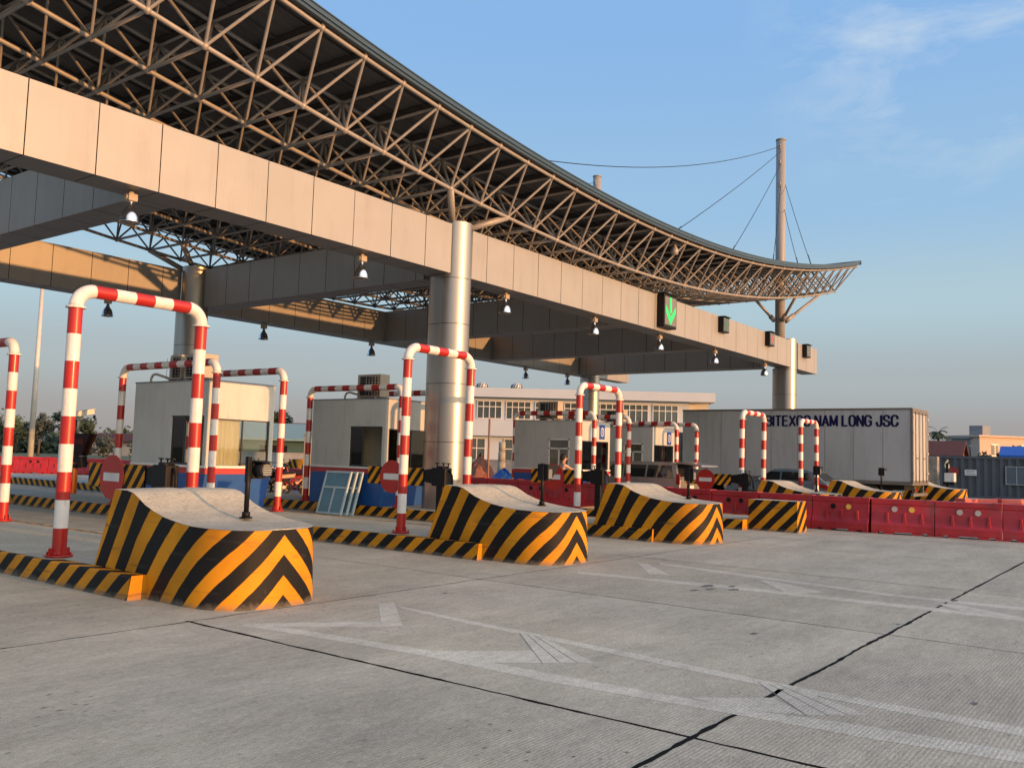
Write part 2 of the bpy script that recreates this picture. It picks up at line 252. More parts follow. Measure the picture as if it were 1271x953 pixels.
# ------------------------------------------------------------------ mesh helpers
col = scn.collection
class MB:
    def __init__(s): s.v = []; s.f = []; s.mi = []; s.uv = []; s.sm = []; s.hasuv = False
    def quad(s, pts, mi=0, uv=None, smooth=False):
        b = len(s.v); s.v += [tuple(p) for p in pts]; s.f.append(tuple(range(b, b+len(pts)))); s.mi.append(mi); s.sm.append(smooth)
        s.uv.append(uv); s.hasuv |= uv is not None
    def box(s, c, d, mi=0, M=None, hz=None):
        x, y, z = c; a, b, h = d[0]/2, d[1]/2, d[2]/2
        P = [Vector((x+i*a, y+j*b, z+k*h)) for k in (-1, 1) for j in (-1, 1) for i in (-1, 1)]
        if M: P = [M @ p for p in P]
        for q in ((0, 2, 3, 1), (4, 5, 7, 6), (0, 1, 5, 4), (1, 3, 7, 5), (3, 2, 6, 7), (2, 0, 4, 6)): s.quad([P[i] for i in q], mi)
    def b2(s, lo, hi, mi=0): s.box([(a+b)/2 for a, b in zip(lo, hi)], [abs(b-a) for a, b in zip(lo, hi)], mi)
    def tube(s, a, b, r, n=8, mi=0, r2=None, caps=True, smooth=True):
        a = Vector(a); b = Vector(b); d = (b-a)
        if d.length < 1e-6: return
        d.normalize(); u = d.orthogonal().normalized(); v = d.cross(u); r2 = r if r2 is None else r2
        k = len(s.v)
        for p, rr in ((a, r), (b, r2)):
            for i in range(n):
                t = 2*math.pi*i/n; s.v.append(tuple(p + u*math.cos(t)*rr + v*math.sin(t)*rr))
        for i in range(n):
            j = (i+1) % n; s.f.append((k+i, k+j, k+n+j, k+n+i)); s.mi.append(mi); s.uv.append(None); s.sm.append(smooth)
        if caps:
            s.f.append(tuple(k+n-1-i for i in range(n))); s.f.append(tuple(k+n+i for i in range(n)))
            for _ in (0, 1): s.mi.append(mi); s.uv.append(None); s.sm.append(False)
    def path(s, pts, r, n=8, mi=0, smooth=True):
        pts = [Vector(p) for p in pts]; k = len(s.v); prev = None
        for i, p in enumerate(pts):
            d = (pts[min(i+1, len(pts)-1)] - pts[max(i-1, 0)]).normalized()
            if prev is None: u = d.orthogonal().normalized()
            else: u = (prev - d*prev.dot(d)).normalized()
            prev = u; v = d.cross(u); rr = r[i] if isinstance(r, (list, tuple)) else r
            for j in range(n):
                t = 2*math.pi*j/n; s.v.append(tuple(p + u*math.cos(t)*rr + v*math.sin(t)*rr))
        for i in range(len(pts)-1):
            for j in range(n):
                q = (j+1) % n; a = k+i*n
                s.f.append((a+j, a+q, a+n+q, a+n+j)); s.mi.append(mi[i] if isinstance(mi, list) else mi); s.uv.append(None); s.sm.append(smooth)
        s.f.append(tuple(k+n-1-i for i in range(n))); e = k+(len(pts)-1)*n; s.f.append(tuple(e+i for i in range(n)))
        for _ in (0, 1): s.mi.append(mi[0 if _ == 0 else -1] if isinstance(mi, list) else mi); s.uv.append(None); s.sm.append(False)
    def lathe(s, prof, c=(0, 0, 0), n=20, mi=0):
        k = len(s.v)
        for r, z in prof:
            for i in range(n):
                t = 2*math.pi*i/n; s.v.append((c[0]+r*math.cos(t), c[1]+r*math.sin(t), c[2]+z))
        for a in range(len(prof)-1):
            for i in range(n):
                j = (i+1) % n; b = k+a*n
                s.f.append((b+i, b+j, b+n+j, b+n+i)); s.mi.append(mi); s.uv.append(None); s.sm.append(True)
    def ball(s, c, r, n=8, m_=5, mi=0, sc=(1, 1, 1)):
        k = len(s.v)
        for a in range(m_+1):
            ph = math.pi*a/m_
            for i in range(n):
                t = 2*math.pi*i/n; s.v.append((c[0]+r*sc[0]*math.sin(ph)*math.cos(t), c[1]+r*sc[1]*math.sin(ph)*math.sin(t), c[2]-r*sc[2]*math.cos(ph)))
        for a in range(m_):
            for i in range(n):
                j = (i+1) % n; b = k+a*n
                s.f.append((b+i, b+j, b+n+j, b+n+i)); s.mi.append(mi); s.uv.append(None); s.sm.append(True)
    def prism(s, poly, axis, a, b, mi=0):
        # poly: 2D points; axis 'x': poly is (y,z) swept along x from a to b; 'y': (x,z); 'z': (x,y)
        def P(p, t): return {'x': (t, p[0], p[1]), 'y': (p[0], t, p[1]), 'z': (p[0], p[1], t)}[axis]
        A = [P(p, a) for p in poly]; B = [P(p, b) for p in poly]; n = len(poly)
        s.quad(A[::-1], mi); s.quad(B, mi)
        for i in range(n): s.quad([A[i], A[(i+1) % n], B[(i+1) % n], B[i]], mi)
    def build(s, name, mats, parent=None, bevel=0.0, fix=True):
        me = bpy.data.meshes.new(name); me.from_pydata(s.v, [], s.f)
        if not isinstance(mats, (list, tuple)): mats = [mats]
        for q in mats: me.materials.append(q)
        me.polygons.foreach_set('material_index', s.mi); me.polygons.foreach_set('use_smooth', s.sm)
        if s.hasuv:
            ul = me.uv_layers.new(name='UVMap')
            for p, u in zip(me.polygons, s.uv):
                if u:
                    for li, q in zip(p.loop_indices, u): ul.data[li].uv = q
        if fix:
            import bmesh
            bm = bmesh.new(); bm.from_mesh(me); bmesh.ops.remove_doubles(bm, verts=bm.verts, dist=1e-5)
            bmesh.ops.recalc_face_normals(bm, faces=bm.faces); bm.to_mesh(me); bm.free()
        me.update()
        o = bpy.data.objects.new(name, me); col.objects.link(o)
        if parent: o.parent = parent
        if bevel:
            bv = o.modifiers.new('bevel', 'BEVEL'); bv.width = bevel; bv.segments = 2; bv.limit_method = 'ANGLE'; bv.angle_limit = R(40)
        return o
def thing(name, label, cat, loc=(0, 0, 0), rz=0, group=None):
    o = bpy.data.objects.new(name, None); col.objects.link(o); o.location = loc; o.rotation_euler = (0, 0, rz); o.empty_display_size = .2
    return tag(o, label, cat, group)
def tag(o, label, cat, group=None):
    o['label'] = label; o['category'] = cat
    if group: o['group'] = group
    return o
def kind(o, k='structure'): o['kind'] = k; return o
def kids(o): return [c for c in col.objects if c.parent == o]
def dup(root, loc=None, rz=None, label=None):
    def cp(o, par):
        c = o.copy(); col.objects.link(c); c.parent = par
        for ch in kids(o): cp(ch, c)
        return c
    r = cp(root, None)
    if loc is not None: r.location = loc
    if rz is not None: r.rotation_euler = (0, 0, rz)
    if label: r['label'] = label
    return r
def text_mesh(name, s, size, m_, parent, Mx, sx=1.0, bold=0.0, depth=.004):
    cu = bpy.data.curves.new(name, 'FONT'); cu.body = s; cu.size = size; cu.offset = bold; cu.extrude = depth; cu.resolution_u = 4
    t = bpy.data.objects.new(name, cu); col.objects.link(t)
    dg = bpy.context.evaluated_depsgraph_get(); me = bpy.data.meshes.new_from_object(t.evaluated_get(dg))
    bpy.data.objects.remove(t); me.transform(Matrix.Diagonal((sx, 1, 1, 1)))
    me.materials.clear(); me.materials.append(m_)
    o = bpy.data.objects.new(name, me); col.objects.link(o); o.parent = parent; o.matrix_local = Mx
    return o

# ------------------------------------------------------------------ ground
b = MB(); b.quad([(-1500, -1500, -.01), (1500, -1500, -.01), (1500, 1500, -.01), (-1500, 1500, -.01)]); kind(b.build('ground', GRASS))
b = MB(); b.quad([(-50, -40, 0), (58, -40, 0), (58, 58, 0), (-50, 58, 0)]); kind(b.build('toll_plaza_pavement', CONC))
SEAL = mat('joint_sealant', (.009, .008, .007), .9, var=.4, scale=30, spec=.1)
random.seed(3)
def joint(mb, axis, c, a, b_, w0, z=.0008):
    t = a; pts = []
    off = 0
    while t < b_:
        near = math.hypot(t, c) < 14
        off = off*.7 + random.uniform(-.006, .006)
        pts.append((t, off, w0*random.uniform(.55, 1.25))); t += .09 if near else .6
    pts.append((b_, 0, w0))
    for p, q in zip(pts, pts[1:]):
        P = [(p[0], c+p[1]-p[2]/2), (q[0], c+q[1]-q[2]/2), (q[0], c+q[1]+q[2]/2), (p[0], c+p[1]+p[2]/2)]
        mb.quad([(x, y, z) if axis == 'x' else (y, x, z) for x, y in P])
b = MB()
for y, w0 in ((-2.7, .02), (2.34, .036), (7.36, .018)): joint(b, 'x', y, -20, 57, w0)
for y in (12.4, 17.4, 22.4, 27.4, 32.4): joint(b, 'x', y, -20, 57, .014)
for x, w0 in ((.7, .02), (4.95, .034), (9.22, .013), (13.3, .013), (17.42, .014), (21.7, .013)): joint(b, 'y', x, -20, 7.40 if x in (4.95,) else 50, w0, .0014)
for x in (-3.5, 26, 30.2, 34.4): joint(b, 'y', x, -20, 50, .013, .0014)
kind(b.build('pavement_joints', SEAL, fix=False))

# worn directional arrows, painted on the slabs
b = MB()
def poly(pts, z): b.quad([(x, y, z) for x, y in pts])
def strip(A, B_, z):
    for i in range(len(A)-1): poly([A[i], A[i+1], B_[i+1], B_[i]], z)
strip([(5.24, 6.96), (6.21, 6.14)], [(5.29, 6.7), (6.04, 5.97)], .0008)
strip([(6.91, 6.88), (6.06, 5.99)], [(7.11, 6.85), (6.2, 5.85)], .0008)
strip([(5.22, 6.93), (5.41, 6.46), (5.61, 4.99), (5.65, 3.84), (5.73, 2.75), (5.78, 2.2), (5.91, 1.69), (6.01, .78), (6.15, -.6)],
      [(5.17, 6.86), (5.28, 6.2), (5.42, 4.92), (5.44, 3.69), (5.55, 2.7), (5.60, 2.2), (5.65, 1.61), (5.79, .75), (5.93, -.6)], .0011)
poly([(5.59, 4.98), (6.2, 4.36), (5.89, 4.06), (5.47, 4.49)], .0014)
poly([(6.72, 4.89), (6.74, 4.66), (6.19, 3.76), (5.89, 4.06)], .0008)
strip([(6.99, 6.74), (6.87, 5.6), (6.80, 4.65), (6.70, 3.5), (6.6, 2.57), (6.57, 1.8), (6.58, .85), (6.7, -.6)],
      [(6.87, 6.47), (6.74, 5.6), (6.66, 4.6), (6.52, 3.4), (6.44, 2.5), (6.40, 1.72), (6.37, .82), (6.5, -.6)], .0011)
poly([(6.5, 2.55), (6.58, 2.36), (6.18, 1.68), (5.89, 1.99)], .0008)
poly([(5.76, 2.74), (6.16, 2.31), (5.89, 1.99), (5.72, 2.35)], .0014)
poly([(12.58, 6.9), (12.58, 6.72), (11.61, 5.85), (11.49, 6.11)], .0008)
strip([(10.92, 6.95), (11.26, 4.73), (11.4, 2.35), (11.43, 1.46), (11.5, 0)], [(10.71, 6.81), (10.98, 4.57), (11.13, 2.27), (11.15, 1.42), (11.2, 0)], .0011)
strip([(12.88, 6.66), (12.50, 4.71), (12.2, 3.06), (12.27, 1.57), (12.35, 0)], [(12.65, 6.54), (12.25, 4.59), (11.97, 2.98), (12.01, 1.53), (12.08, 0)], .0011)
poly([(12.16, 4.78), (12.1, 4.45), (11.62, 3.69), (11.17, 4.01)], .0014)
poly([(11.81, 2.46), (11.87, 2.18), (11.43, 1.46), (11.14, 1.86)], .0014)
kind(b.build('painted_road_arrows', PAINT, fix=False))
b = MB()
for TL_, TR_, BR_, BL_ in (((6.72, 4.89), (6.74, 4.66), (6.19, 3.76), (5.89, 4.06)), ((6.5, 2.55), (6.58, 2.36), (6.18, 1.68), (5.89, 1.99))):
    for f in (.0, .34, .67):
        p0 = [TL_[i]+(TR_[i]-TL_[i])*f for i in (0, 1)]; p1 = [BL_[i]+(BR_[i]-BL_[i])*f for i in (0, 1)]
        b.quad([(p0[0], p0[1], .0018), (p0[0]+.004, p0[1]-.005, .0018), (p1[0]+.004, p1[1]-.005, .0018), (p1[0], p1[1], .0018)])
kind(b.build('arrow_score_lines', mat('score_line', (.16, .15, .135), .8), fix=False))
# dark oil spots
b = MB(); random.seed(5)
for cx, cy, s in ((11.0, 5.0, .16), (10.75, 4.85, .12), (10.5, 4.95, .12), (11.2, 4.75, .10), (10.95, 4.62, .13), (9.9, 2.4, .05), (8.3, 3.3, .07), (7.0, 1.2, .05), (12.2, 2.3, .12), (8.0, 6.9, .06), (7.1, 8.8, .05)):
    n = 12; b.quad([(cx+s*math.cos(2*math.pi*i/n)*random.uniform(.6, 1.1), cy+s*.45*math.sin(2*math.pi*i/n)*random.uniform(.5, 1.1), .0020) for i in range(n)])
kind(b.build('oil_stains', mat('oil_stain', (.13, .115, .10), .7, var=.3, scale=20), fix=False))

# ------------------------------------------------------------------ islands (kerbed) and nosings
ISL = dict(A=6.25, B=11.9, C=17.05, D=21.82, E=26.95, F=32.2, G=35.9, H=41.35)
HW = 1.1; KZ = .25
def island(name, cx, y0, y1, label, mirror=24.0, hw=HW):
    t = thing('traffic_island', label, 'traffic island', (cx, y0, 0), group='striped kerbed toll islands')
    b = MB(); b.b2((-hw+.06, .05, 0), (hw-.06, y1-y0-.05, KZ-.008)); b.build('island_slab', CONC2, t)
    b = MB()
    def U(y): yy = y+y0; return yy if yy < mirror else 2*mirror-yy
    ys = [0, .6]; st = 1.2
    while ys[-1]+st < y1-y0: ys.append(ys[-1]+st)
    if mirror-y0 > 0 and mirror < y1: ys.append(mirror-y0)
    ys.append(y1-y0); ys = sorted(set(ys))
    for sx in (-1, 1):
        for a, c in zip(ys, ys[1:]):
            if c-a < 1e-4: continue
            ua, uc = U(a), U(c); TP = .20 if a < 1.0 else .075
            b.quad([(sx*hw, a, 0), (sx*hw, c, 0), (sx*(hw-.02), c, KZ-.02), (sx*(hw-.02), a, KZ-.02)], 0, [(ua, 0), (uc, 0), (uc, KZ), (ua, KZ)])
            b.quad([(sx*(hw-.02), a, KZ-.02), (sx*(hw-.02), c, KZ-.02), (sx*(hw-.035), c, KZ), (sx*(hw-.035), a, KZ)], 0, [(ua, KZ), (uc, KZ), (uc, KZ+.02), (ua, KZ+.02)])
            b.quad([(sx*(hw-.035), a, KZ), (sx*(hw-.035), c, KZ), (sx*(hw-TP), c, KZ), (sx*(hw-TP), a, KZ)], 0, [(ua, KZ+.02), (uc, KZ+.02), (uc, KZ+TP), (ua, KZ+TP)])
            b.quad([(sx*(hw-TP), a, KZ), (sx*(hw-TP), c, KZ), (sx*(hw-TP), c, KZ-.1), (sx*(hw-TP), a, KZ-.1)], 0, [(0, 0)]*4)
    for y in (0, y1-y0):
        b.quad([(-hw, y, 0), (hw, y, 0), (hw-.035, y, KZ), (-hw+.035, y, KZ)], 0, [(.05, 0), (.12, 0), (.12, .03), (.05, .03)])
    b.build('striped_kerb', HAZK, t)
    return t
def prof(y):      # height of the nosing's top against distance from its tip
    T = [(0, .775), (.3, .785), (.7, .80), (1.08, .85), (1.28, .90), (1.48, .965), (1.70, 1.075), (1.82, 1.10), (2.2, 1.105)]
    for (a, za), (c, zc) in zip(T, T[1:]):
        if y <= c: return za + (zc-za)*(y-a)/(c-a)
    return T[-1][1]
def nosing(cx, y0, label, flip=False, hw=.72):
    t = thing('island_nosing', label, 'island nosing', (cx, y0, 0), math.pi if flip else 0, group='striped concrete island nosings')
    # half outline from the tip backwards: (x, y)
    pts = []
    for i in range(13):
        a = math.pi/2*i/12; pts.append((hw*math.sin(a)**.72, .78*(1-math.cos(a)**.8) if i < 12 else .78))
    for y in (1.1, 1.28, 1.48, 1.6, 1.72, 1.85, 2.1): pts.append((hw, y))
    L_ = [0]
    for p, q in zip(pts, pts[1:]): L_.append(L_[-1]+math.dist(p, q))
    side = MB(); top = MB(); lv = 6
    for sx in (-1, 1):
        for i in range(len(pts)-1):
            (x0, ya), (x1, yb) = pts[i], pts[i+1]
            za, zb = prof(ya), prof(yb)
            for k in range(lv):
                def P(x, y, z, zt):
                    bat = .05*(z/zt)                    # slight inward batter
                    lean = .40*(1-z/zt) if y > 1.95 else 0
                    return (sx*x*(1-bat*.6), y + bat*.5*(1-y/2.1) + lean, z)
                h0, h1 = k/lv, (k+1)/lv
                q = [P(x0, ya, za*h0, za), P(x1, yb, zb*h0, zb), P(x1, yb, zb*h1, zb), P(x0, ya, za*h1, za)]
                kf = [max(.5, 1-.42*max(0, u_-.5)/1.3) for u_ in (L_[i], L_[i+1])]
                ex = lambda y_, f_: .40*(1-f_) if y_ > 1.95 else 0
                side.quad(q, 0, [(L_[i]+ex(ya, h0), za*h0*kf[0]), (L_[i+1]+ex(yb, h0), zb*h0*kf[1]), (L_[i+1]+ex(yb, h1), zb*h1*kf[1]), (L_[i]+ex(ya, h1), za*h1*kf[0])], True)
    xr = hw*.97
    side.quad([(-hw, 2.5, 0), (hw, 2.5, 0), (xr, 2.1, 1.1), (-xr, 2.1, 1.1)], 0, [(.3, 0), (.5, 0), (.5, .1), (.3, .1)])
    side.build('striped_wall', HAZ, t)
    nx = 14; random.seed(int(cx*7))
    for i in range(len(pts)-1):
        (x0, ya), (x1, yb) = pts[i], pts[i+1]
        for k in range(nx):
            def Q(x, y, f):
                z = prof(y)+.003
                if abs(f) < .999: z += .012*math.cos(f*math.pi/2) - (.012 if abs(f-.15+.05*math.sin(y*4)) < .07 else 0)
                return (x*f*.972, y + .025*(1-y/2.1), z)
            f0, f1 = -1+2*k/nx, -1+2*(k+1)/nx
            top.quad([Q(x0, ya, f0), Q(x0, ya, f1), Q(x1, yb, f1), Q(x1, yb, f0)], 0, None, True)
    top.build('concrete_top', CONC2, t)
    return t
island('A', ISL['A'], 8.75, 40, 'kerbed island under the tall nearest red and white arch')
island('B', ISL['B'], 8.70, 40, 'kerbed island carrying the booth in the left of the photo')
island('C', ISL['C'], 8.45, 40, 'kerbed island carrying the booth with window frames leaning before it')
island('D', ISL['D'], 8.55, 13.5, 'short kerbed island ending in the small square block')
island('E', ISL['E'], 9.6, 38, 'kerbed island behind the red barriers, below the booth with a blue plate')
island('F', ISL['F'], 9.2, 38, 'kerbed island beside the grey hatchback, farther from the camera')
island('H', ISL['H'], 8.6, 30, 'far kerbed island on the far side of the truck')
NL = dict(A='largest hazard striped concrete nosing, nearest to the camera', B='hazard striped concrete nosing in front of the shiny round column',
          C='third hazard striped nosing from the left, just before the red barriers', E='striped nosing behind the barriers, left of the grey hatchback tail light',
          F='striped nosing behind the barriers, between the hatchback and the truck tail', H='striped nosing by the rear corner of the white truck')
for k, y0, cx in (('A', 7.40, 6.06), ('B', 7.45, 11.68), ('C', 7.45, 16.82), ('E', 8.05, 26.75), ('F', 7.7, 32.25), ('H', 7.3, 41.45)): nosing(cx, y0, NL[k], hw=dict(A=.71, B=.73, C=.78).get(k, .8))
nosing(32.2, 40, 'striped nosing at the far end of an island, behind the scooters', flip=True)
# small block on the short island
t = thing('end_block', 'small square hazard striped concrete block at the end of the short island', 'concrete block', (21.42, 7.35, 0))
b = MB(); hw = .32
for sx in (-1, 1):
    for i in range(6):
        a, c = i*.2, (i+1)*.2
        b.quad([(sx*hw, a, 0), (sx*hw, c, 0), (sx*hw, c, .73), (sx*hw, a, .73)], 0, [(a, 0), (c, 0), (c, .73), (a, .73)])
b.quad([(-hw, 0, 0), (hw, 0, 0), (hw, 0, .73), (-hw, 0, .73)], 0, [(0, 0), (-2*hw, 0), (-2*hw, .73), (0, .73)])
b.quad([(-hw, 1.2, 0), (hw, 1.2, 0), (hw, 1.2, .73), (-hw, 1.2, .73)], 0, [(.3, 0), (.5, 0), (.5, .1), (.3, .1)])
b.build('striped_wall', HAZ, t)
b = MB(); b.quad([(-hw, 0, .73), (hw, 0, .73), (hw, 1.2, .73), (-hw, 1.2, .73)]); b.build('concrete_top', CONC2, t)

# ------------------------------------------------------------------ red and white pipe arches
def stripes(n, a, b_, first=0):
    return [(a+(b_-a)*i/n, a+(b_-a)*(i+1)/n, (i+first) % 2) for i in range(n)]
def arch(p0, p1, H, label, r=.082, group='red and white protective pipe arches', er=.22, z0=KZ, nb=5, nposts=9):
    """pipe arch from ground point p0 to p1 (x,y)"""
    p0 = Vector((*p0, z0)); p1 = Vector((*p1, z0)); d = (p1-p0); Ln = d.length; ang = math.atan2(d.y, d.x)
    t = thing('pipe_arch', label, 'pipe arch', p0, ang, group)
    h = H-z0-r; t.rotation_euler = (R(random.uniform(-.35, .35)), R(random.uniform(-.2, .2)), ang)
    for x in (0, Ln):
        b = MB()
        for a, c, k in stripes(nposts, 0, h-er, 0): b.tube((x, 0, a), (x, 0, c), r, 16, k, caps=False)
        b.build('post', [RED, WHITE], t)
        b = MB(); b.tube((x, 0, 0), (x, 0, .022), r*1.9, 16, 0); b.tube((x, 0, .022), (x, 0, .05), r*1.15, 16, 0)
        for i in range(4):
            a = math.pi/4+i*math.pi/2; b.tube((x+r*1.6*math.cos(a), r*1.6*math.sin(a), .02), (x+r*1.6*math.cos(a), r*1.6*math.sin(a), .055), .012, 6, 0)
            b.box((x+r*1.25*math.cos(a+.78), r*1.25*math.sin(a+.78), .06), (.05, .012, .08), 0)
        b.build('base_flange', RED, t)
        s = 1 if x == 0 else -1
        b = MB(); pts = [(x+s*er*(1-math.cos(q)), 0, h-er+er*math.sin(q)) for q in [i*math.pi/2/8 for i in range(9)]]
        b.path(pts, r*1.03, 16); e = b.build('elbow', WHITE, t)
        b = MB(); b.tube((x, 0, h-er-.018), (x, 0, h-er+.006), r*1.42, 16); b.build('collar', WHITE, e)
    b = MB()
    for a, c, k in stripes(nb, er, Ln-er, 0): b.tube((a, 0, h), (c, 0, h), r, 16, k, caps=False)
    b.build('crossbar', [RED, WHITE], t)
    return t
arch((5.45, 10.80), (7.21, 10.82), 3.56, 'tallest nearest red and white arch behind the largest nosing')
arch((11.20, 10.70), (12.93, 10.72), 3.52, 'red and white arch standing across the shiny round column', r=.078)
arch((16.72, 10.70), (18.50, 10.72), 3.30, 'red and white arch on the third island, left of the silver van', r=.076)
arch((26.55, 11.00), (28.35, 11.0), 3.27, 'red and white arch before the left part of the truck, beside the hatchback', r=.082)
arch((31.95, 11.00), (33.65, 11.0), 3.27, 'red and white arch in front of the truck lettering, behind the hatchback roof', r=.082)
G2 = 'red and white pipe rails along the booths'
arch((7.14, 16.14), (7.14, 19.6), 3.40, 'red and white rail cut by the left edge of the photo', group=G2, nb=11, r=.08)
arch((10.92, 15.75), (10.92, 19.30), 3.42, 'red and white rail along the lane side of the leftmost booth', group=G2, nb=11, r=.078)
arch((12.80, 15.99), (12.80, 19.45), 3.42, 'red and white rail on the far side of the leftmost booth', group=G2, nb=11, r=.078)
arch((16.15, 15.55), (16.15, 19.0), 3.32, 'red and white rail behind the leaning frames, along the second booth', group=G2, nb=11, r=.078)
arch((18.0, 15.9), (18.0, 19.1), 3.32, 'red and white rail on the far side of the second booth', group=G2, nb=11, r=.078)
arch((25.65, 15.8), (25.65, 19.1), 3.2, 'red and white rail along the booth with a blue plate', group=G2, nb=11, r=.08)
arch((28.0, 15.8), (28.0, 19.1), 3.2, 'red and white rail between the booth with a blue plate and the van', group=G2, nb=11, r=.08)
arch((30.95, 15.4), (30.95, 18.9), 3.1, 'red and white rail at the booth behind the silver van', group=G2, nb=11, r=.08)
arch((33.1, 15.6), (33.1, 19.0), 3.15, 'red and white rail beside the front left corner of the truck box', group=G2, nb=11, r=.08)

# ------------------------------------------------------------------ toll booths
def booth(cx, y0, label, hw=.86, dep=2.75, zt=2.97, curt=True, style='open', zs=1.17):
    t = thing('toll_booth', label, 'toll booth', (cx, y0, KZ), group='white, red and blue toll booths')
    H = zt-KZ; zr0, zr1 = zs-.12-KZ, zs-KZ
    b = MB()                                                # blue plinth, tapering like a prow at the front
    b.quad([(-hw, .0, zr0), (-hw, dep, zr0), (-hw, dep, 0), (-hw, .12, 0)]); b.quad([(hw, 0, zr0), (hw, dep, zr0), (hw, dep, 0), (hw-.1, .12, 0)])
    b.quad([(-hw, 0, zr0), (hw, 0, zr0), (hw-.1, .12, 0), (-hw, .12, 0)]); b.quad([(-hw, dep, zr0), (hw, dep, zr0), (hw, dep, 0), (-hw, dep, 0)])
    b.build('blue_plinth', BOOTHB, t)
    b = MB(); b.b2((-hw-.004, -.004, zr0), (hw+.004, dep+.004, zr1)); b.build('red_band', BOOTHR, t)
    b = MB(); b.b2((-hw-.03, -.03, zr1), (hw+.03, dep, zr1+.05)); b.build('white_ledge', WHITE, t, .006)
    s = zr1+.05; wt = 2.25-KZ; yw0, yw1 = (.0, 1.25)
    th = .07
    b = MB()
    # left (-X) wall with opening y .12..1.25; front wall with wide window; right wall mirrored; back wall solid
    for sx in (-1, 1):
        x0, x1 = (sx*hw, sx*(hw-th)) if sx > 0 else (sx*hw, sx*(hw-th))
        lo, hi = min(x0, x1), max(x0, x1)
        if style == 'framed' and sx < 0: ya, yb = .42, 1.0+.28
        else: ya, yb = .10, 1.28
        b.b2((lo, 0, s), (hi, ya, H)); b.b2((lo, ya, wt), (hi, yb, H)); b.b2((lo, yb, s), (hi, dep, H))
    b.b2((-hw+th, 0, wt-.05), (hw-th, th, H)); b.b2((-hw+th, 0, s), (-hw+th+.06, th, wt-.05)); b.b2((hw-th-.03, 0, s), (hw-th, th, wt-.05))
    b.b2((-hw+th, dep-th, s), (-hw+.35, dep, H)); b.b2((hw-.25, dep-th, s), (hw-th, dep, H)); b.b2((-hw+.35, dep-th, wt-.05), (hw-.25, dep, H))
    b.b2((-hw+th, th, H-.08), (hw-th, dep-th, H-.02)); b.b2((-hw+th, th, s), (hw-th, dep-th, s+.02))
    b.build('wall', BOOTHW, t)
    b = MB(); b.b2((-hw-.012, -.012, H), (hw+.012, dep+.012, H+.03)); b.build('roof_edge', BEIGE if False else GREYW, t)
    # front window
    b = MB(); b.b2((-hw+th+.06, .02, s), (hw-th-.03, .03, wt-.05)); wv = b.build('front_window', GLASS, t)
    tr = transp_glass(); wv.data.materials[0] = tr
    b = MB()
    for x in (-hw+th+.08, 0.05, hw-th-.05): b.b2((x-.012, .005, s), (x+.012, .045, wt-.05))
    b.b2((-hw+th+.06, .0, wt-.075), (hw-th-.03, .05, wt-.05)); b.build('window_bars', DARKF, wv)
    if curt:
        b = MB(); n = 22; x0, x1 = -hw+th+.04, -hw+th+.80
        for i in range(n):
            a, c = x0+(x1-x0)*i/n, x0+(x1-x0)*(i+1)/n; fa, fc = .10+.018*math.sin(i*1.9), .10+.018*math.sin((i+1)*1.9)
            b.quad([(a, fa, s), (c, fc, s), (c, fc, wt), (a, fa, wt)], 0, None, True)
        b.build('curtain', CURT, t, fix=False)
    # side window
    ya, yb = (.42, 1.28) if style == 'framed' else (.10, 1.28)
    if style == 'framed':
        b = MB(); b.b2((-hw-.01, ya, s), (-hw+.05, ya+.05, wt)); b.b2((-hw-.01, yb-.05, s), (-hw+.05, yb, wt)); b.b2((-hw-.01, ya, wt-.05), (-hw+.05, yb, wt)); b.b2((-hw-.01, ya, s), (-hw+.05, yb, s+.05))
        b.b2((-hw-.01, ya, wt-.36), (-hw+.05, yb, wt-.31)); b.b2((-hw-.01, (ya+yb)/2-.02, s), (-hw+.05, (ya+yb)/2+.02, wt-.31))
        f = b.build('side_window', WHITE, t)
        b = MB(); b.b2((-hw+.015, ya+.03, s+.03), (-hw+.025, yb-.03, wt-.03)); b.build('pane', tr, f)
    else:
        b = MB(); b.b2((-hw+.03, .80, s), (-hw+.05, .84, wt)) ; b.b2((-hw+.03, ya, wt-.04), (-hw+.05, yb, wt)); b.b2((-hw+.03, yb-.04, s), (-hw+.05, yb, wt)); b.b2((-hw+.02, ya, s), (-hw+.05, yb, s+.04))
        f = b.build('side_window', DARKF, t)
        b = MB(); b.b2((-hw+.035, .84, s+.04), (-hw+.04, yb-.04, wt-.04)); b.build('pane', tr, f)
    b = MB(); b.b2((-hw+.35, dep-.05, s), (hw-.25, dep-.04, wt-.05)); rw = b.build('rear_window', tr, t)
    b = MB()
    for x in (-hw+.37, .02, hw-.27): b.b2((x-.02, dep-.07, s), (x+.02, dep-.02, wt-.05))
    b.build('rear_bars', DARKF, rw)
    b = MB(); b.b2((-.6, .12, s+.02), (.7, .55, s+.05)); b.b2((-.25, .25, s+.05), (.1, .32, s+.34)); b.build('desk', DARKF, t)
    return t
_tg = []
def transp_glass():
    if _tg: return _tg[0]
    M = bpy.data.materials.new('clear_glass'); M.use_nodes = True; t = M.node_tree
    for n in list(t.nodes): t.nodes.remove(n)
    o = t.nodes.new('ShaderNodeOutputMaterial'); mxs = t.nodes.new('ShaderNodeMixShader'); tr = t.nodes.new('ShaderNodeBsdfTransparent'); gl = t.nodes.new('ShaderNodeBsdfGlossy'); fr = t.nodes.new('ShaderNodeFresnel')
    fr.inputs[0].default_value = 1.5; gl.inputs['Roughness'].default_value = .02; tr.inputs[0].default_value = (.86, .90, .88, 1)
    t.links.new(fr.outputs[0], mxs.inputs[0]); t.links.new(tr.outputs[0], mxs.inputs[1]); t.links.new(gl.outputs[0], mxs.inputs[2]); t.links.new(mxs.outputs[0], o.inputs[0])
    _tg.append(M); return M
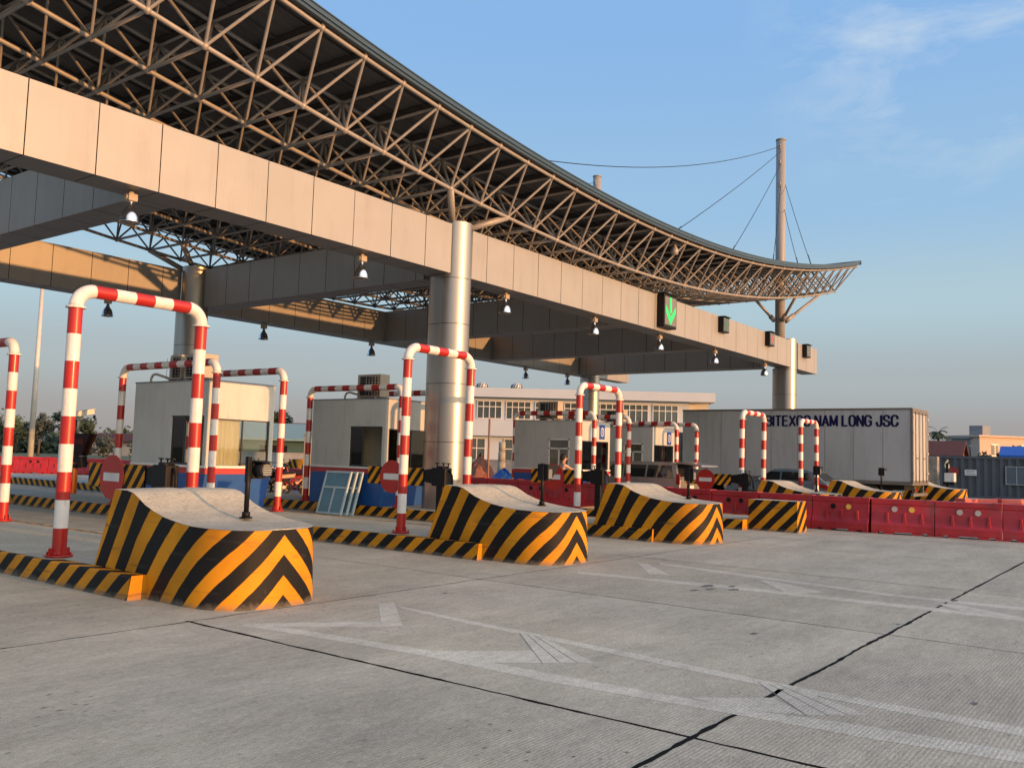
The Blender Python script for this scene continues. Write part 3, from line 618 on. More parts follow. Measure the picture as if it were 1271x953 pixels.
booth(11.80, 16.05, 'white booth on a blue base, leftmost of the four', hw=.84)
booth(17.02, 16.05, 'white booth on a blue base half hidden by the shiny round column', hw=.92, zt=2.94, curt=True)
bE = booth(26.55, 16.3, 'white booth with a blue plate above its window, behind the red barriers', hw=.98, zt=2.86, style='framed')
bF = booth(31.65, 16.3, 'farthest white booth, behind the silver van', hw=.92, zt=2.87, style='framed')
# curved corner panels in front of the two far booths are their plates
for bo, zz in ((bE, 2.0), (bF, 1.95)):
    b = MB(); b.box((.42, -.012, zz+.28), (.34, .02, .50)); pl = b.build('blue_plate', mat('plate_blue', (.02, .07, .32), .4), bo)
    b = MB(); n = 24
    for i in range(n):
        a0, a1 = 2*math.pi*i/n, 2*math.pi*(i+1)/n
        for r0, r1 in ((.10, .13),):
            b.quad([(.42+r0*math.cos(a0)*.8, -.026, zz+.28+r0*math.sin(a0)*1.2), (.42+r1*math.cos(a0)*.8, -.026, zz+.28+r1*math.sin(a0)*1.2), (.42+r1*math.cos(a1)*.8, -.026, zz+.28+r1*math.sin(a1)*1.2), (.42+r0*math.cos(a1)*.8, -.026, zz+.28+r0*math.sin(a1)*1.2)])
    b.path([(.42-.05, -.028, zz+.22), (.42+.03, -.028, zz+.26), (.42-.02, -.028, zz+.31), (.42+.05, -.028, zz+.36)], .012, 6)
    b.build('emblem', WHITE, pl, fix=False)

def aircon(x, y, z, label, rz=0, w_=.85, h_=.66, d_=.34):
    t = thing('air_conditioner', label, 'air conditioner', (x, y, z), rz, 'air conditioning units on the booth roofs')
    b = MB(); b.b2((-d_/2, -w_/2, .06), (d_/2, w_/2, h_)); b.build('casing', BEIGE, t, .01)
    b = MB(); b.b2((-d_/2-.004, -w_/2+.04, .10), (-d_/2-.002, w_/2-.10, h_-.05)); b.build('fan_opening', BLACK, t)
    b = MB()
    for i in range(8): b.tube((-d_/2-.014, -w_/2+.05, .13+i*.065), (-d_/2-.014, w_/2-.11, .13+i*.065), .005, 4)
    for i in range(5): b.tube((-d_/2-.018, -w_/2+.07+i*.11, .11), (-d_/2-.018, -w_/2+.07+i*.11, h_-.06), .005, 4)
    b.build('grille', FRAME, t)
    for s in (-1, 1):
        b = MB(); b.box((0, s*w_*.33, .03), (d_+.1, .05, .06)); b.build('foot', TRUCKF, t)
    return t
aircon(11.35, 16.95, 3.0, 'beige cooling unit with a black grille on the leftmost booth roof', w_=.75, h_=.58)
aircon(11.40, 17.72, 3.0, 'narrow second cooling unit on the leftmost booth, next to the curved pipe', w_=.42, h_=.60)
aircon(16.65, 17.1, 2.97, 'cooling unit on the booth half hidden by the column')
aircon(26.1, 17.9, 2.9, 'cooling unit on the booth with a blue plate')
aircon(30.3+.9, 18.2, 2.9, 'cooling unit on the farthest booth')
for x, y, z, l in ((11.3, 18.65, 2.99, 'bent grey pipe rising from the leftmost booth roof'), (16.6, 18.0, 2.96, 'bent grey pipe rising from the second booth roof')):
    b = MB(); b.path([(0, .12, 0), (0, .12, .12), (0, .06, .20), (0, -.06, .22), (0, -.35, .16), (0, -.6, .10)], .028, 8)
    o = b.build('roof_pipe', GALV); o.location = (x, y, z); tag(o, l, 'pipe')

# ------------------------------------------------------------------ canopy
CAN = thing('toll_canopy', 'long toll plaza canopy: silver clad beams on round columns under a curved tube truss roof', 'canopy', (17, 15, 0))
CX, CY = 17.0, 15.0
def P_(mb): # shift world coordinates to the canopy's origin
    mb.v = [(x-CX, y-CY, z) for x, y, z in mb.v]; return mb
BZ0, BZ1 = 6.09, 7.33
def beam(x0, y0, x1, y1, w_, name_label, pitch=1.165, z0=BZ0, z1=BZ1, phase=0.0, skipL=True):
    """clad beam with front line from (x0,y0) to (x1,y1), width w_ to the left of the direction"""
    d = Vector((x1-x0, y1-y0, 0)); Ln = d.length; d.normalize(); n = Vector((-d.y, d.x, 0)); o0 = Vector((x0, y0, 0))
    def W(u, v, z): p = o0+d*u+n*v; return (p.x, p.y, z)
    c = MB(); q = .012
    P8 = [W(u, v, z) for z in (z0+q, z1-q) for v in (q, w_-q) for u in (q, Ln-q)]
    for f in ((0, 2, 3, 1), (4, 5, 7, 6), (0, 1, 5, 4), (1, 3, 7, 5), (3, 2, 6, 7), (2, 0, 4, 6)): c.quad([P8[i] for i in f])
    core = P_(c).build('beam', CORE, CAN); core['label'] = name_label
    m1 = MB(); u = phase; g_ = .009
    cuts = [0]
    while u < Ln-.05:
        if u > .05: cuts.append(u)
        u += pitch
    cuts.append(Ln)
    for a, bb in zip(cuts, cuts[1:]):
        a += g_; bb -= g_
        j = [random.uniform(-.004, .004) for _ in range(4)]
        m1.quad([W(a, j[0]*.5, z0), W(bb, j[1]*.5, z0), W(bb, j[2]*.5, z1), W(a, j[3]*.5, z1)])
        m1.quad([W(bb, w_, z0), W(a, w_, z0), W(a, w_, z1), W(bb, w_, z1)])
        m1.quad([W(a, 0, z1), W(bb, 0, z1), W(bb, w_, z1), W(a, w_, z1)])
    for uu in (0, Ln): m1.quad([W(uu, g_, z0), W(uu, w_-g_, z0), W(uu, w_-g_, z1), W(uu, g_, z1)])
    P_(m1).build('cladding', PANEL, core, fix=False)
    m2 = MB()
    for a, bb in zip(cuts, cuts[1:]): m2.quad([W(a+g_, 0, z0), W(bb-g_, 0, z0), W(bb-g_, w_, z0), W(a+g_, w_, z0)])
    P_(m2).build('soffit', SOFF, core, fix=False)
random.seed(11)
FY = 14.5; FW = .75
beam(-9.0, FY, 16.60, FY, FW, 'near long beam left of the round column', phase=(6.32+9.0) % 1.165)
beam(17.40, FY, 40.75, FY, FW, 'near long beam right of the round column', phase=.62)
beam(41.62, FY, 44.35, FY, FW, 'short end of the near beam past the mast column', phase=.0)
beam(-9.0, 26.05, 16.55, 26.05, FW, 'far long beam', phase=.4)
beam(17.35, 26.05, 46.0, 26.05, FW, 'far long beam, right part', phase=.4)
for x in (8.62, 25.85, 33.0, ): beam(x+.75, FY+FW, x+.75, 26.05, .75, 'cross beam', phase=.3)
beam(17.63, 15.65, 17.63, 26.0, .75, 'cross beam between the round columns', phase=.3)
beam(41.3, 15.95, 41.3, 26.0, .75, 'cross beam at the mast columns', phase=.3)
beam(.9, FY+FW, .9, 26.05, .75, 'cross beam', phase=.3)

def column(x, y, ztop, front_top, label, base=0.2, r=.43):
    b = MB()
    zs = [base, 1.9, 3.35, 4.85, 6.0, ztop]
    for a, c in zip(zs, zs[1:]): b.tube((x, y, a+.006), (x, y, c-.006), r, 40, 0, caps=False)
    b.tube((x, y, base), (x, y, ztop-.01), r-.01, 40, 1)
    P_(b).build('round_column', [COLM, CORE], CAN)['label'] = label
    b = MB(); zs = [base, 1.9, 3.35, 4.85, 6.08]; y2 = y+.26; rr = r-.004; out_ = []
    for i in range(15): q = math.pi*i/14; out_.append((x+rr*math.cos(q), y2+rr*math.sin(q)))
    out_ += [(x-rr, y+.01), (x-rr+.3, y+.01), (x+rr-.3, y+.01), (x+rr, y+.01)]
    for a, c in zip(zs, zs[1:]):
        for i in range(len(out_)):
            p, q = out_[i], out_[(i+1) % len(out_)]; b.quad([(p[0], p[1], a+.006), (q[0], q[1], a+.006), (q[0], q[1], c-.006), (p[0], p[1], c-.006)], 0, None, i < 14)
    b.prism([((p[0]-x)*.97+x, (p[1]-y2)*.97+y2) for p in out_], 'z', base, 6.07, 1)
    P_(b).build('round_column', [COLM, CORE], CAN, fix=False)['label'] = label+', rear half of the pair'
column(17.03, 14.75, 7.44, True, 'shiny round column crossing the near beam')
column(41.18, 14.85, 7.46, True, 'round column below the near mast')
column(16.85, 25.72, 7.42, True, 'round column of the far row')
column(42.0, 26.1, 7.42, True, 'far row column below the far mast')

# roof truss geometry
XB = [7.86, 9.04, 10.18, 11.35, 12.52, 13.66, 14.8, 15.94, 17.05, 18.18, 19.34, 20.43, 21.56, 22.7, 26.76, 29.42, 32.48, 37.37, 41.03, 45.75]
ZB = [9.02, 8.83, 8.62, 8.49, 8.32, 8.18, 8.06, 7.96, 7.87, 7.81, 7.76, 7.70, 7.66, 7.66, 7.71, 7.78, 8.10, 8.77, 9.42, 10.45]
def polyfit(xs, ys, deg):
    n = deg+1; x0 = 25.0; xs = [(x-x0)/20 for x in xs]
    A = [[sum(x**(i+j) for x in xs) for j in range(n)] + [sum(y*x**i for x, y in zip(xs, ys))] for i in range(n)]
    for i in range(n):
        p = max(range(i, n), key=lambda r_: abs(A[r_][i])); A[i], A[p] = A[p], A[i]
        for r_ in range(n):
            if r_ != i:
                f = A[r_][i]/A[i][i]; A[r_] = [a-f*c for a, c in zip(A[r_], A[i])]
    cf = [A[i][n]/A[i][i] for i in range(n)]
    return lambda x: sum(c*((x-x0)/20)**k for k, c in enumerate(cf))
_zf = polyfit(XB, ZB, 4)
def zb(x):
    if x >= 8: return _zf(x)
    return _zf(8) + .165*(8-x) + .0055*(8-x)**2
BAY = 1.14; X0 = 17.05
ks = list(range(-20, 26)); NY = 8
def nb(k, j): x = X0+k*BAY; return Vector((x, 14.0+j*1.857, zb(x)))
def slope(x): return (zb(x+.1)-zb(x-.1))/.2
def ntp(k, j):
    x = X0+(k-.5)*BAY; s = slope(x); q = math.hypot(1, s)
    return Vector((x-1.12*s/q, 14.0+(j-.5)*1.857-.03*(1 if j == 0 else 0), zb(x)+1.12/q))
T6 = 6
webs = []; balls = []
for j in range(NY):
    b = MB(); b.path([nb(k, j) for k in ks], .048, 8); P_(b).build('bottom_chord', STEEL, CAN, fix=False)
    for k in ks:
        balls.append((nb(k, j), .075))
        for a, c in ((k, j), (k+1, j), (k, j+1), (k+1, j+1)): webs.append((nb(k, j), ntp(a, c), .034 if j == 0 else .031, 7 if j < 2 else 5))
for k in ks:
    b = MB(); b.path([nb(k, j) for j in range(NY)], .040, T6); P_(b).build('cross_tie', STEEL, CAN, fix=False)
for j in range(NY+1):
    b = MB(); b.path([ntp(k, j) for k in ks+[ks[-1]+1]], .044, 8); P_(b).build('top_chord', STEEL, CAN, fix=False)
    for k in ks+[ks[-1]+1]: balls.append((ntp(k, j), .07))
for k in ks+[ks[-1]+1]:
    b = MB(); b.path([ntp(k, j) for j in range(NY+1)], .035, 6); P_(b).build('top_tie', STEEL, CAN, fix=False)
def cdist(p): return math.hypot(p[0], p[1]) + (60 if p[0] < 8.6-(p[1]-13)*.0 else 0)
webs.sort(key=lambda q: cdist((q[0]+q[1])/2)); balls.sort(key=lambda q: cdist(q[0]))
for i, (p, q, r_, n_) in enumerate(webs[:100]):
    b = MB(); b.tube(p, q, r_, n_, caps=False); P_(b).build('web_brace', STEEL, CAN, fix=False)
b = MB()
for p, q, r_, n_ in webs[100:]: b.tube(p, q, r_, n_, caps=False)
kind(P_(b).build('web_bracing', STEEL, CAN, fix=False), 'stuff')
for p, r_ in balls[:100]:
    b = MB(); b.ball(p, r_, 10, 6); P_(b).build('ball_node', NODE, CAN, fix=False)
b = MB()
for p, r_ in balls[100:]: b.ball(p, r_, 8, 5)
kind(P_(b).build('ball_nodes', NODE, CAN, fix=False), 'stuff')
kk = ks+[ks[-1]+1]
for k in kk:
    p, q = ntp(k, 0), ntp(k, NY); b = MB()
    b.box(((p.x+q.x)/2, (p.y+q.y)/2, (p.z+q.z)/2+.085), (.09, abs(q.y-p.y)+.1, .10))
    P_(b).build('purlin', PURL, CAN, fix=False)
# deck and gutter following the curve
def dk(x): return zb(x)+1.12
XS = [ntp(kk[0], 0).x-.2 + i*(ntp(kk[-1], 0).x+.25-ntp(kk[0], 0).x+.2)/90 for i in range(91)]
def zdeck(x):
    # height of the top chord surface at world x
    lo = x-1.0; hi = x+1.0
    for _ in range(24):
        md = (lo+hi)/2; s = slope(md)
        if md-1.12*s/math.hypot(1, s) < x: lo = md
        else: hi = md
    md = (lo+hi)/2; return zb(md)+1.12/math.hypot(1, slope(md))
b = MB(); YA, YB = 12.90, 28.2
for a, c in zip(XS, XS[1:]):
    za, zc = zdeck(a)+.15, zdeck(c)+.15
    b.quad([(a, YA, za), (c, YA, zc), (c, YB, zc), (a, YB, za)], 0, None, True)
    b.quad([(a, YA, za+.08), (c, YA, zc+.08), (c, YB, zc+.08), (a, YB, za+.08)], 0, None, True)
    for i in range(0, 17):
        y = YA+.5+i*.95
        b.quad([(a, y, za-.004), (c, y, zc-.004), (c, y, zc-.05), (a, y, za-.05)]); b.quad([(a, y+.03, za-.004), (c, y+.03, zc-.004), (c, y+.03, zc-.05), (a, y+.03, za-.05)]); b.quad([(a, y, za-.05), (c, y, zc-.05), (c, y+.03, zc-.05), (a, y+.03, za-.05)])
P_(b).build('roof_deck', DECK, CAN, fix=False)
for yy, yo in ((YA, -1), (YB, 1)):
    b = MB()
    for a, c in zip(XS, XS[1:]):
        za, zc = zdeck(a), zdeck(c)
        for z0_, z1_, o_ in ((.07, .14, .0), (.14, .235, .03), (.235, .26, .05)):
            y = yy+yo*o_
            b.quad([(a, y, za+z0_), (c, y, zc+z0_), (c, y, zc+z1_), (a, y, za+z1_)])
            b.quad([(a, y, za+z1_), (c, y, zc+z1_), (c, yy-yo*.1, zc+z1_), (a, yy-yo*.1, za+z1_)])
            b.quad([(a, y, za+z0_), (c, y, zc+z0_), (c, yy-yo*.1, zc+z0_), (a, yy-yo*.1, za+z0_)])
    P_(b).build('gutter_fascia', FASC, CAN, fix=False)
b = MB(); x = XS[-1]; z = zdeck(x); b.b2((x-.05, YA-.05, z+.06), (x+.03, YB+.05, z+.26)); P_(b).build('end_fascia', FASC, CAN)
# struts from the columns to the bottom chord
def near_node(x, y):
    k = round((x-X0)/BAY); j = max(0, min(NY-1, round((y-14.0)/1.857))); return nb(k, j)
for x, y, z in ((17.05, 14.9, 7.3), (17.05, 26.05, 7.3)):
    for dx in (-1.14, 1.14):
        for dy in (-.95, .95):
            b = MB(); b.tube((x+dx*.12, y+dy*.15, z), near_node(x+dx, y+dy), .085, 12); P_(b).build('strut', STEEL, CAN)
for x, y, z in ((41.15, 15.2, 8.35), (42.0, 26.05, 8.5)):
    for dx in (-1.6, 1.6):
        for dy in (-1.2, 1.2):
            e = near_node(x+dx, y+dy); s_ = Vector((x+dx*.13, y+dy*.16, z))
            b = MB(); b.tube(s_, e, .07, 10); b.tube(s_, s_+(e-s_)*.22, .11, 12); P_(b).build('strut', STEEL, CAN)
for x, y, ztop in ((41.15, 15.2, 17.1), (42.0, 26.05, 17.35)):
    b = MB(); b.tube((x, y, 6.0), (x, y, ztop), .225, 28); b.tube((x, y, ztop), (x, y, ztop+.06), .245, 28)
    for z in (ztop-.35, ztop-1.1, ztop-2.2): b.box((x-.24, y-.05, z), (.10, .05, .22)); b.box((x+.24, y-.05, z-.7), (.08, .05, .2))
    P_(b).build('mast', mat('mast_paint', (.295, .29, .28), .5, var=.04, scale=.7), CAN)
    for i, (xe, ye, zs) in enumerate(((25.8, 13.0, 16.5), (30.3, 13.0, 15.9), (34.4, 13.0, 14.9), (37.3, 13.0, 13.9), (39.0, 13.0, 15.2))):
        dx = x-41.15; xe += dx
        if y > 20: ye = 28.1
        sx = -1 if i < 3 else (.6)
        p = Vector((x+sx*.25, y-.1, ztop-17.1+zs)); q = Vector((min(xe, 45.2), ye, zdeck(min(xe, 45.2))+.2)); pts = []
        for n_ in range(9):
            f = n_/8; pts.append(p.lerp(q, f) - Vector((0, 0, 4*f*(1-f)*.10)))
        b = MB(); b.path(pts, .013, 5)
        b.tube(q, q+(p-q).normalized()*.7, .022, 6); P_(b).build('stay_cable', BLACK, CAN, fix=False)
    p = Vector((x-.25, y-.1, ztop-.35)); q = Vector((15.5, y, 9.45)); pts = [p.lerp(q, n_/20) - Vector((0, 0, 4*(n_/20)*(1-n_/20)*.95)) for n_ in range(21)]
    b = MB(); b.path(pts, .014, 5); P_(b).build('stay_cable', BLACK, CAN, fix=False)
# speakers / little floodlights up in the truss
for x in (27.5, ):
    n_ = ntp(round((x-X0)/BAY), 0)
    b = MB(); b.box((n_.x, n_.y+.3, n_.z-.02), (.7, .10, .07)); b.lathe([(.02, .0), (.05, -.05), (.13, -.22), (.12, -.36), (0, -.4)], (n_.x-.25, n_.y+.3, n_.z-.05), 12); P_(b).build('floodlight', STEEL, CAN)

# ------------------------------------------------------------------ pendant lamps under the beams
def lamp_proto():
    t = thing('pendant_lamp', '', 'lamp', group='bell shaped lamps hanging under the beams')
    b = MB(); b.tube((0, 0, 0), (0, 0, -.06), .05, 12); b.box((0, 0, -.12), (.17, .17, .13)); b.tube((-.11, 0, -.12), (.11, 0, -.12), .05, 12); b.tube((0, 0, -.17), (0, 0, -.22), .045, 12)
    b.build('ballast_housing', BEIGE, t, .008)
    b = MB(); b.lathe([(.045, -.2), (.052, -.26), (.075, -.31), (.115, -.36), (.145, -.42), (.163, -.49), (.172, -.56), (.178, -.575), (.168, -.565), (.155, -.49), (.13, -.42), (.06, -.33), (0, -.32)], n=28)
    b.build('reflector', REFL, t)
    b = MB(); b.lathe([(.17, -.562), (.10, -.59), (0, -.60)], n=24); b.build('lens', SCREEN, t)
    return t
lp = lamp_proto(); first = True
FL = [(8.35, 'largest bell lamp under the near beam, topmost left of the nearest arch'), (13.95, 'bell lamp under the near beam left of the shiny column'),
      (19.35, 'first bell lamp right of the shiny column, under the near beam'), (24.0, 'bell lamp under the near beam, second right of the shiny column'),
      (28.4, 'bell lamp hanging just below the lit green arrow'), (33.1, 'bell lamp below the pale unlit signal'), (38.4, 'last bell lamp before the mast column')]
RL = [(14.3, 'dark bell lamp under the far beam framed by the nearest arch'), (20.15, 'dark bell lamp under the far beam, above the leftmost booth window'), (25.5, 'dark bell lamp under the far beam, left of the shiny column'),
      (36.2, 'dark bell lamp under the far beam, just right of the shiny column'), (40.0, 'dark bell lamp under the far beam, right above the third island arch')]
for i, (x, l) in enumerate(FL+RL):
    y = FY+FW*.5 if i < len(FL) else 26.4
    o = lp if first else dup(lp)
    first = False; o.location = (x, y, BZ0-.002); o['label'] = l

# ------------------------------------------------------------------ lane signals on the beam
def signal(x, z, w_, h_, dep, label, shape, m_, scr=SCREEN):
    t = thing('lane_signal', label, 'lane signal', (x, FY-.02, z))
    b = MB(); b.b2((-w_/2, -dep, -h_/2), (w_/2, -.0, h_/2)); b.build('housing', BLACK, t, .01)
    b = MB(); b.b2((-w_/2+.07*w_, -dep-.006, -h_/2+.08*h_), (w_/2-.05*w_, -dep-.002, h_/2-.08*h_)); b.build('screen', scr, t)
    b = MB(); b.b2((-w_/2-.02, -dep-.07, h_/2), (w_/2+.02, 0, h_/2+.02)); b.build('visor', BLACK, t)
    y = -dep-.012
    if shape == 'arrow':
        b = MB(); s = w_
        b.quad([(-.075*s, y, .42*h_), (.075*s, y, .42*h_), (.075*s, y, -.02*h_), (0, y, -.07*h_), (-.075*s, y, -.02*h_)])
        b.quad([(-.40*s, y, .18*h_), (-.40*s, y, -.02*h_), (0, y, -.42*h_), (0, y, -.16*h_)])
        b.quad([(.40*s, y, .18*h_), (.40*s, y, -.02*h_), (0, y, -.42*h_), (0, y, -.16*h_)]); b.build('arrow', m_, t)
    elif shape == 'cross':
        b = MB(); s = w_*.30; q = .07*w_*1.6; hh = h_*.30
        for sg in (-1, 1): b.quad([(-s, y-.001*sg, -hh*sg), (-s+q, y-.001*sg, -hh*sg), (s, y-.001*sg, hh*sg), (s-q, y-.001*sg, hh*sg)])
        b.build('cross', m_, t)
    return t
signal(27.95, 6.78, .95, 1.16, .26, 'large lane signal showing a lit green down arrow', 'arrow', GREEN_ON)
signal(32.85, 6.98, .58, .60, .2, 'small lane signal with a faint unlit arrow, right of the green arrow', 'arrow', GREEN_DIM, SCREEN2)
signal(37.75, 7.02, .58, .60, .2, 'small lane signal with a red cross', 'cross', RED_ON, SCREEN2)
signal(42.5, 7.02, .58, .60, .2, 'dark lane signal on the beam end past the mast column', None, None, SCREEN2)

# ------------------------------------------------------------------ boom gates with no-entry discs
def gate(x, y, label, zc=1.15, arm=1.95):
    t = thing('barrier_gate', label, 'barrier gate', (x, y, KZ), R(-90), group='folded barrier gates behind the arches')
    z = zc-KZ
    b = MB(); b.box((0, 0, z*.5+.05), (.16, .16, z+.35)); b.build('gate_post', BLACK, t, .01)
    b = MB(); b.box((-.02, 0, z+.02), (.34, .2, .34)); b.build('drive_box', BLACK, t, .015)
    b = MB()
    for dx in (-.14, .02, .14): b.tube((dx, 0, z+.18), (dx, 0, z+.27), .012, 6); b.box((dx, 0, z+.275), (.07, .04, .02))
    b.path([(.16, 0, z+.15), (.24, 0, z+.05), (.26, 0, z-.25)], .02, 6); b.build('bolts', BLACK, t)
    b = MB(); b.prism([(-.17, z+.18), (-.45, z+.14), (-.62, z-.02), (-.62, z-.06), (-.17, z-.12)], 'y', -.03, .03); b.build('arm_bracket', BLACK, t)
    b = MB(); x0 = -arm; x1 = -.45; n = 8; zz0, zz1 = z-.17, z+.17
    for yy, f in ((-.045, 1), (-.02, -1)):
        b.quad([(x0, yy, zz0), (x1, yy, zz0), (x1, yy, zz1), (x0, yy, zz1)], 0, [(-x0, 0), (-x1, 0), (-x1, .34), (-x0, .34)] if False else [(x0, 0), (x1, 0), (x1, -.34*.8), (x0, -.34*.8)])
    b.quad([(x0, -.045, zz0), (x0, -.02, zz0), (x0, -.02, zz1), (x0, -.045, zz1)], 0, [(0, 0)]*4); b.quad([(x0, -.045, zz1), (x0, -.02, zz1), (x1, -.02, zz1), (x1, -.045, zz1)], 0, [(0, 0)]*4)
    b.build('striped_arm', HAZB, t)
    b = MB(); b.tube((-1.28, -.062, z-.02), (-1.28, -.05, z-.02), .32, 36); d = b.build('no_entry_disc', RED, t)
    b = MB(); b.box((-1.28, -.066, z-.02), (.42, .006, .12)); b.build('white_bar', mat('white_bar', (.62, .6, .57), .5), d)
    return t
gate(7.02, 11.15, 'boom gate with a red no entry disc beside the largest nosing')
gate(12.85, 11.25, 'boom gate with a no entry disc before the second booth')
gate(18.3, 11.1, 'boom gate with a no entry disc beside the sitting attendant')
gate(26.25, 10.75, 'boom gate with a no entry disc in front of the truck box', zc=1.08)

# nose signals
def nose_signal(x, y, z, label, h_=.66, style=0):
    t = thing('signal_light', label, 'signal light', (x, y, z), group='small black signal lights on the nosings')
    b = MB(); b.tube((0, 0, 0), (0, 0, .015), .07, 12); b.tube((0, 0, .015), (0, 0, .07), .045, 10); b.tube((0, 0, .03), (0, 0, h_), .028, 10); b.box((0, 0, h_-.13), (.05, .05, .28)); b.build('post', BLACK, t)
    if style == 0:
        b = MB(); b.tube((.12, -.02, h_-.13), (.12, -.16, h_-.13), .088, 20, r2=.085); b.box((.12, .0, h_-.13), (.18, .07, .2)); b.prism([(-.02, h_-.03), (-.26, h_-.05), (-.02, h_-.05)], 'x', .04, .20); b.build('lamp_body', BLACK, t)
        b = MB(); b.tube((.12, -.162, h_-.13), (.12, -.168, h_-.13), .066, 20); b.build('lens', SCREEN2, t)
        b = MB()
        for i in range(5): b.box((.12, -.175, h_-.18+i*.025), (.11, .006, .006))
        b.build('lens_guard', FRAME, t)
        b = MB(); b.tube((.12, .06, h_-.13), (.12, .0, h_-.13), .06, 16); b.build('lamp_back', BLACK, t)
    else:
        b = MB(); b.prism([(0, h_), (.34, h_-.02), (.10, h_-.26), (0, h_-.26)], 'y', -.1, .1); b.build('lamp_body', BLACK, t)
        b = MB(); b.b2((.02, -.105, h_-.23), (.12, -.101, h_-.08)); b.build('lens', SCREEN, t)
    return t
nose_signal(6.16, 8.21, .84, 'black signal with a round lens on top of the largest nosing')
nose_signal(11.88, 8.27, .83, 'black wedge shaped signal on the nosing before the round column', style=1)
nose_signal(17.15, 8.25, .83, 'black signal post on the third nosing, in front of the truck', style=1, h_=.63)
nose_signal(26.6, 8.70, .83, 'black wedge signal standing against the hatchback tail light', style=1, h_=.75)
nose_signal(32.3, 8.35, .83, 'black wedge signal under the truck lettering', style=1, h_=.75)

# ------------------------------------------------------------------ window frames leaning by the second booth
t = thing('window_frame', 'pale blue aluminium window frames leaning on the kerb before the second booth', 'window frames', (15.78, 17.1, 0))
def leaf(nm, dx, y0, y1):
    Mx = Matrix.Translation((dx, 0, .01)) @ Matrix.Rotation(R(16), 4, 'Y'); H = 1.12
    b = MB()
    for a, c in ((y0, y0+.05), (y1-.05, y1)): b.box((0, (a+c)/2, H/2), (.05, c-a, H), 0, Mx)
    for z in (.025, H*.62, H-.025): b.box((0, (y0+y1)/2, z), (.048, y1-y0-.1, .05), 0, Mx)
    b.box((0, (y0+y1)/2, H*.31), (.046, .05, H*.6), 0, Mx)
    f = b.build(nm, LIGHTFR, t); b = MB(); b.box((0, (y0+y1)/2, H/2), (.012, y1-y0-.09, H-.09), 0, Mx); b.build('pane', BLUEWIN, f)
leaf('frame', -.30, -.25, .68); leaf('frame', -.20, -.36, .58); leaf('frame', -.10, -.46, .50)

# ------------------------------------------------------------------ water filled barriers
def barrier_proto(m_, name='plastic_barrier', L_=1.42, H=.84, holes=(HOLE_Y, HOLE_Y)):
    t = thing(name, '', 'barrier', group='red water filled barriers standing in a row')
    b = MB(); n = 1
    prof_ = [(-.24, .05), (-.24, .22), (-.17, .34), (-.125, .70), (-.14, .72), (-.14, H), (.14, H), (.14, .72), (.125, .70), (.17, .34), (.24, .22), (.24, .05)]
    b.prism(prof_, 'y', .01, L_-.01)
    for u in (.28, L_-.50): b.b2((-.235, u, 0), (.235, u+.22, .05))
    b.b2((-.235, .01, 0), (.235, .16, .05)); b.b2((-.235, L_-.16, 0), (.235, L_-.01, .05))
    for u in (.28, .66, 1.04): # moulded ribs
        b.prism([(u-.05, .23), (u+.05, .23), (u+.025, .52), (u-.025, .52)], 'x', -.215, -.13) ; b.prism([(u-.05, .23), (u+.05, .23), (u+.025, .52), (u-.025, .52)], 'x', .13, .215)
    b.build('barrier_body', m_, t, .012)
    b = MB(); b.b2((-.148, .0, H-.07), (.148, .20, H+.012)); b.build('locking_lug', m_, t, .01)
    for i, u in enumerate((.50, .88)):
        b = MB(); b.tube((-.155, u, .60), (-.13, u, .60), .085, 20); e = b.build('hole_rim', m_, t)
        b = MB(); b.tube((-.158, u, .60), (-.15, u, .60), .066, 18); b.build('reflector_plug', holes[i], e)
    return t
def chain(pts, L_=1.42): # points along a polyline at every L_
    res = []; cur = Vector(pts[0]); i = 1
    while i < len(pts):
        tg = Vector(pts[i]); d = tg-cur
        if d.length < L_*.6: i += 1; continue
        d.normalize(); res.append((cur.copy(), math.atan2(d.y, d.x))); cur = cur + d*L_
    return res
line = chain([(23.72, 2.0), (23.55, 3.6), (23.1, 6.7), (23.2, 9.0), (23.8, 14.3), (24.2, 22), (23.9, 34.5), (24.6, 45), (21.2, 48.6), (14, 55)])
PH = {}
def bproto(h):
    if h not in PH: PH[h] = barrier_proto(BARR, holes=(MATS[h[0]], MATS[h[1]]))
    else: return dup(PH[h])
    return PH[h]
seq = [('grey_plug', 'grey_plug'), ('grey_plug', 'grey_plug'), ('yellow_reflector', 'grey_plug'), ('yellow_reflector', 'black_steel'), ('yellow_reflector', 'yellow_reflector'), ('black_steel', 'black_steel')]
for i, (p, a) in enumerate(line):
    o = bproto(seq[i] if i < len(seq) else seq[-1])
    o.location = (p.x+random.uniform(-.02, .02), p.y, 0); o.rotation_euler = (0, 0, a-math.pi/2+R(random.uniform(-1.2, 1.2)))
    if i < 6: o['label'] = ['red plastic barrier cut by the right edge of the photo', 'red barrier with two grey plugs, second from the right edge', 'red barrier with one yellow and one grey plug below the container',
                            'red barrier with one yellow and one dark plug under the truck tail', 'red barrier with two bright yellow plugs below the hatchback', 'red barrier right behind the small square block'][i]
    elif i < 10: o['label'] = 'red barrier in the shaded row between the square block and the column'
    elif i < 23: o['label'] = 'red barrier in the row behind the second booth and the leaning frames'
    else: o['label'] = 'red barrier in the far left row before the grass'
bf = barrier_proto(BARR_LIT); bf.location = (26.0, 4.75, 0); bf.rotation_euler = (0, 0, R(-90-24)); bf['label'] = 'sunlit red barrier by the container, behind the front row'; bf['category'] = 'barrier'
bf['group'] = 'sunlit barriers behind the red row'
b2_ = dup(bf, (27.35, 4.1, 0), R(-90-24), 'second sunlit barrier in front of the pale blue car'); 

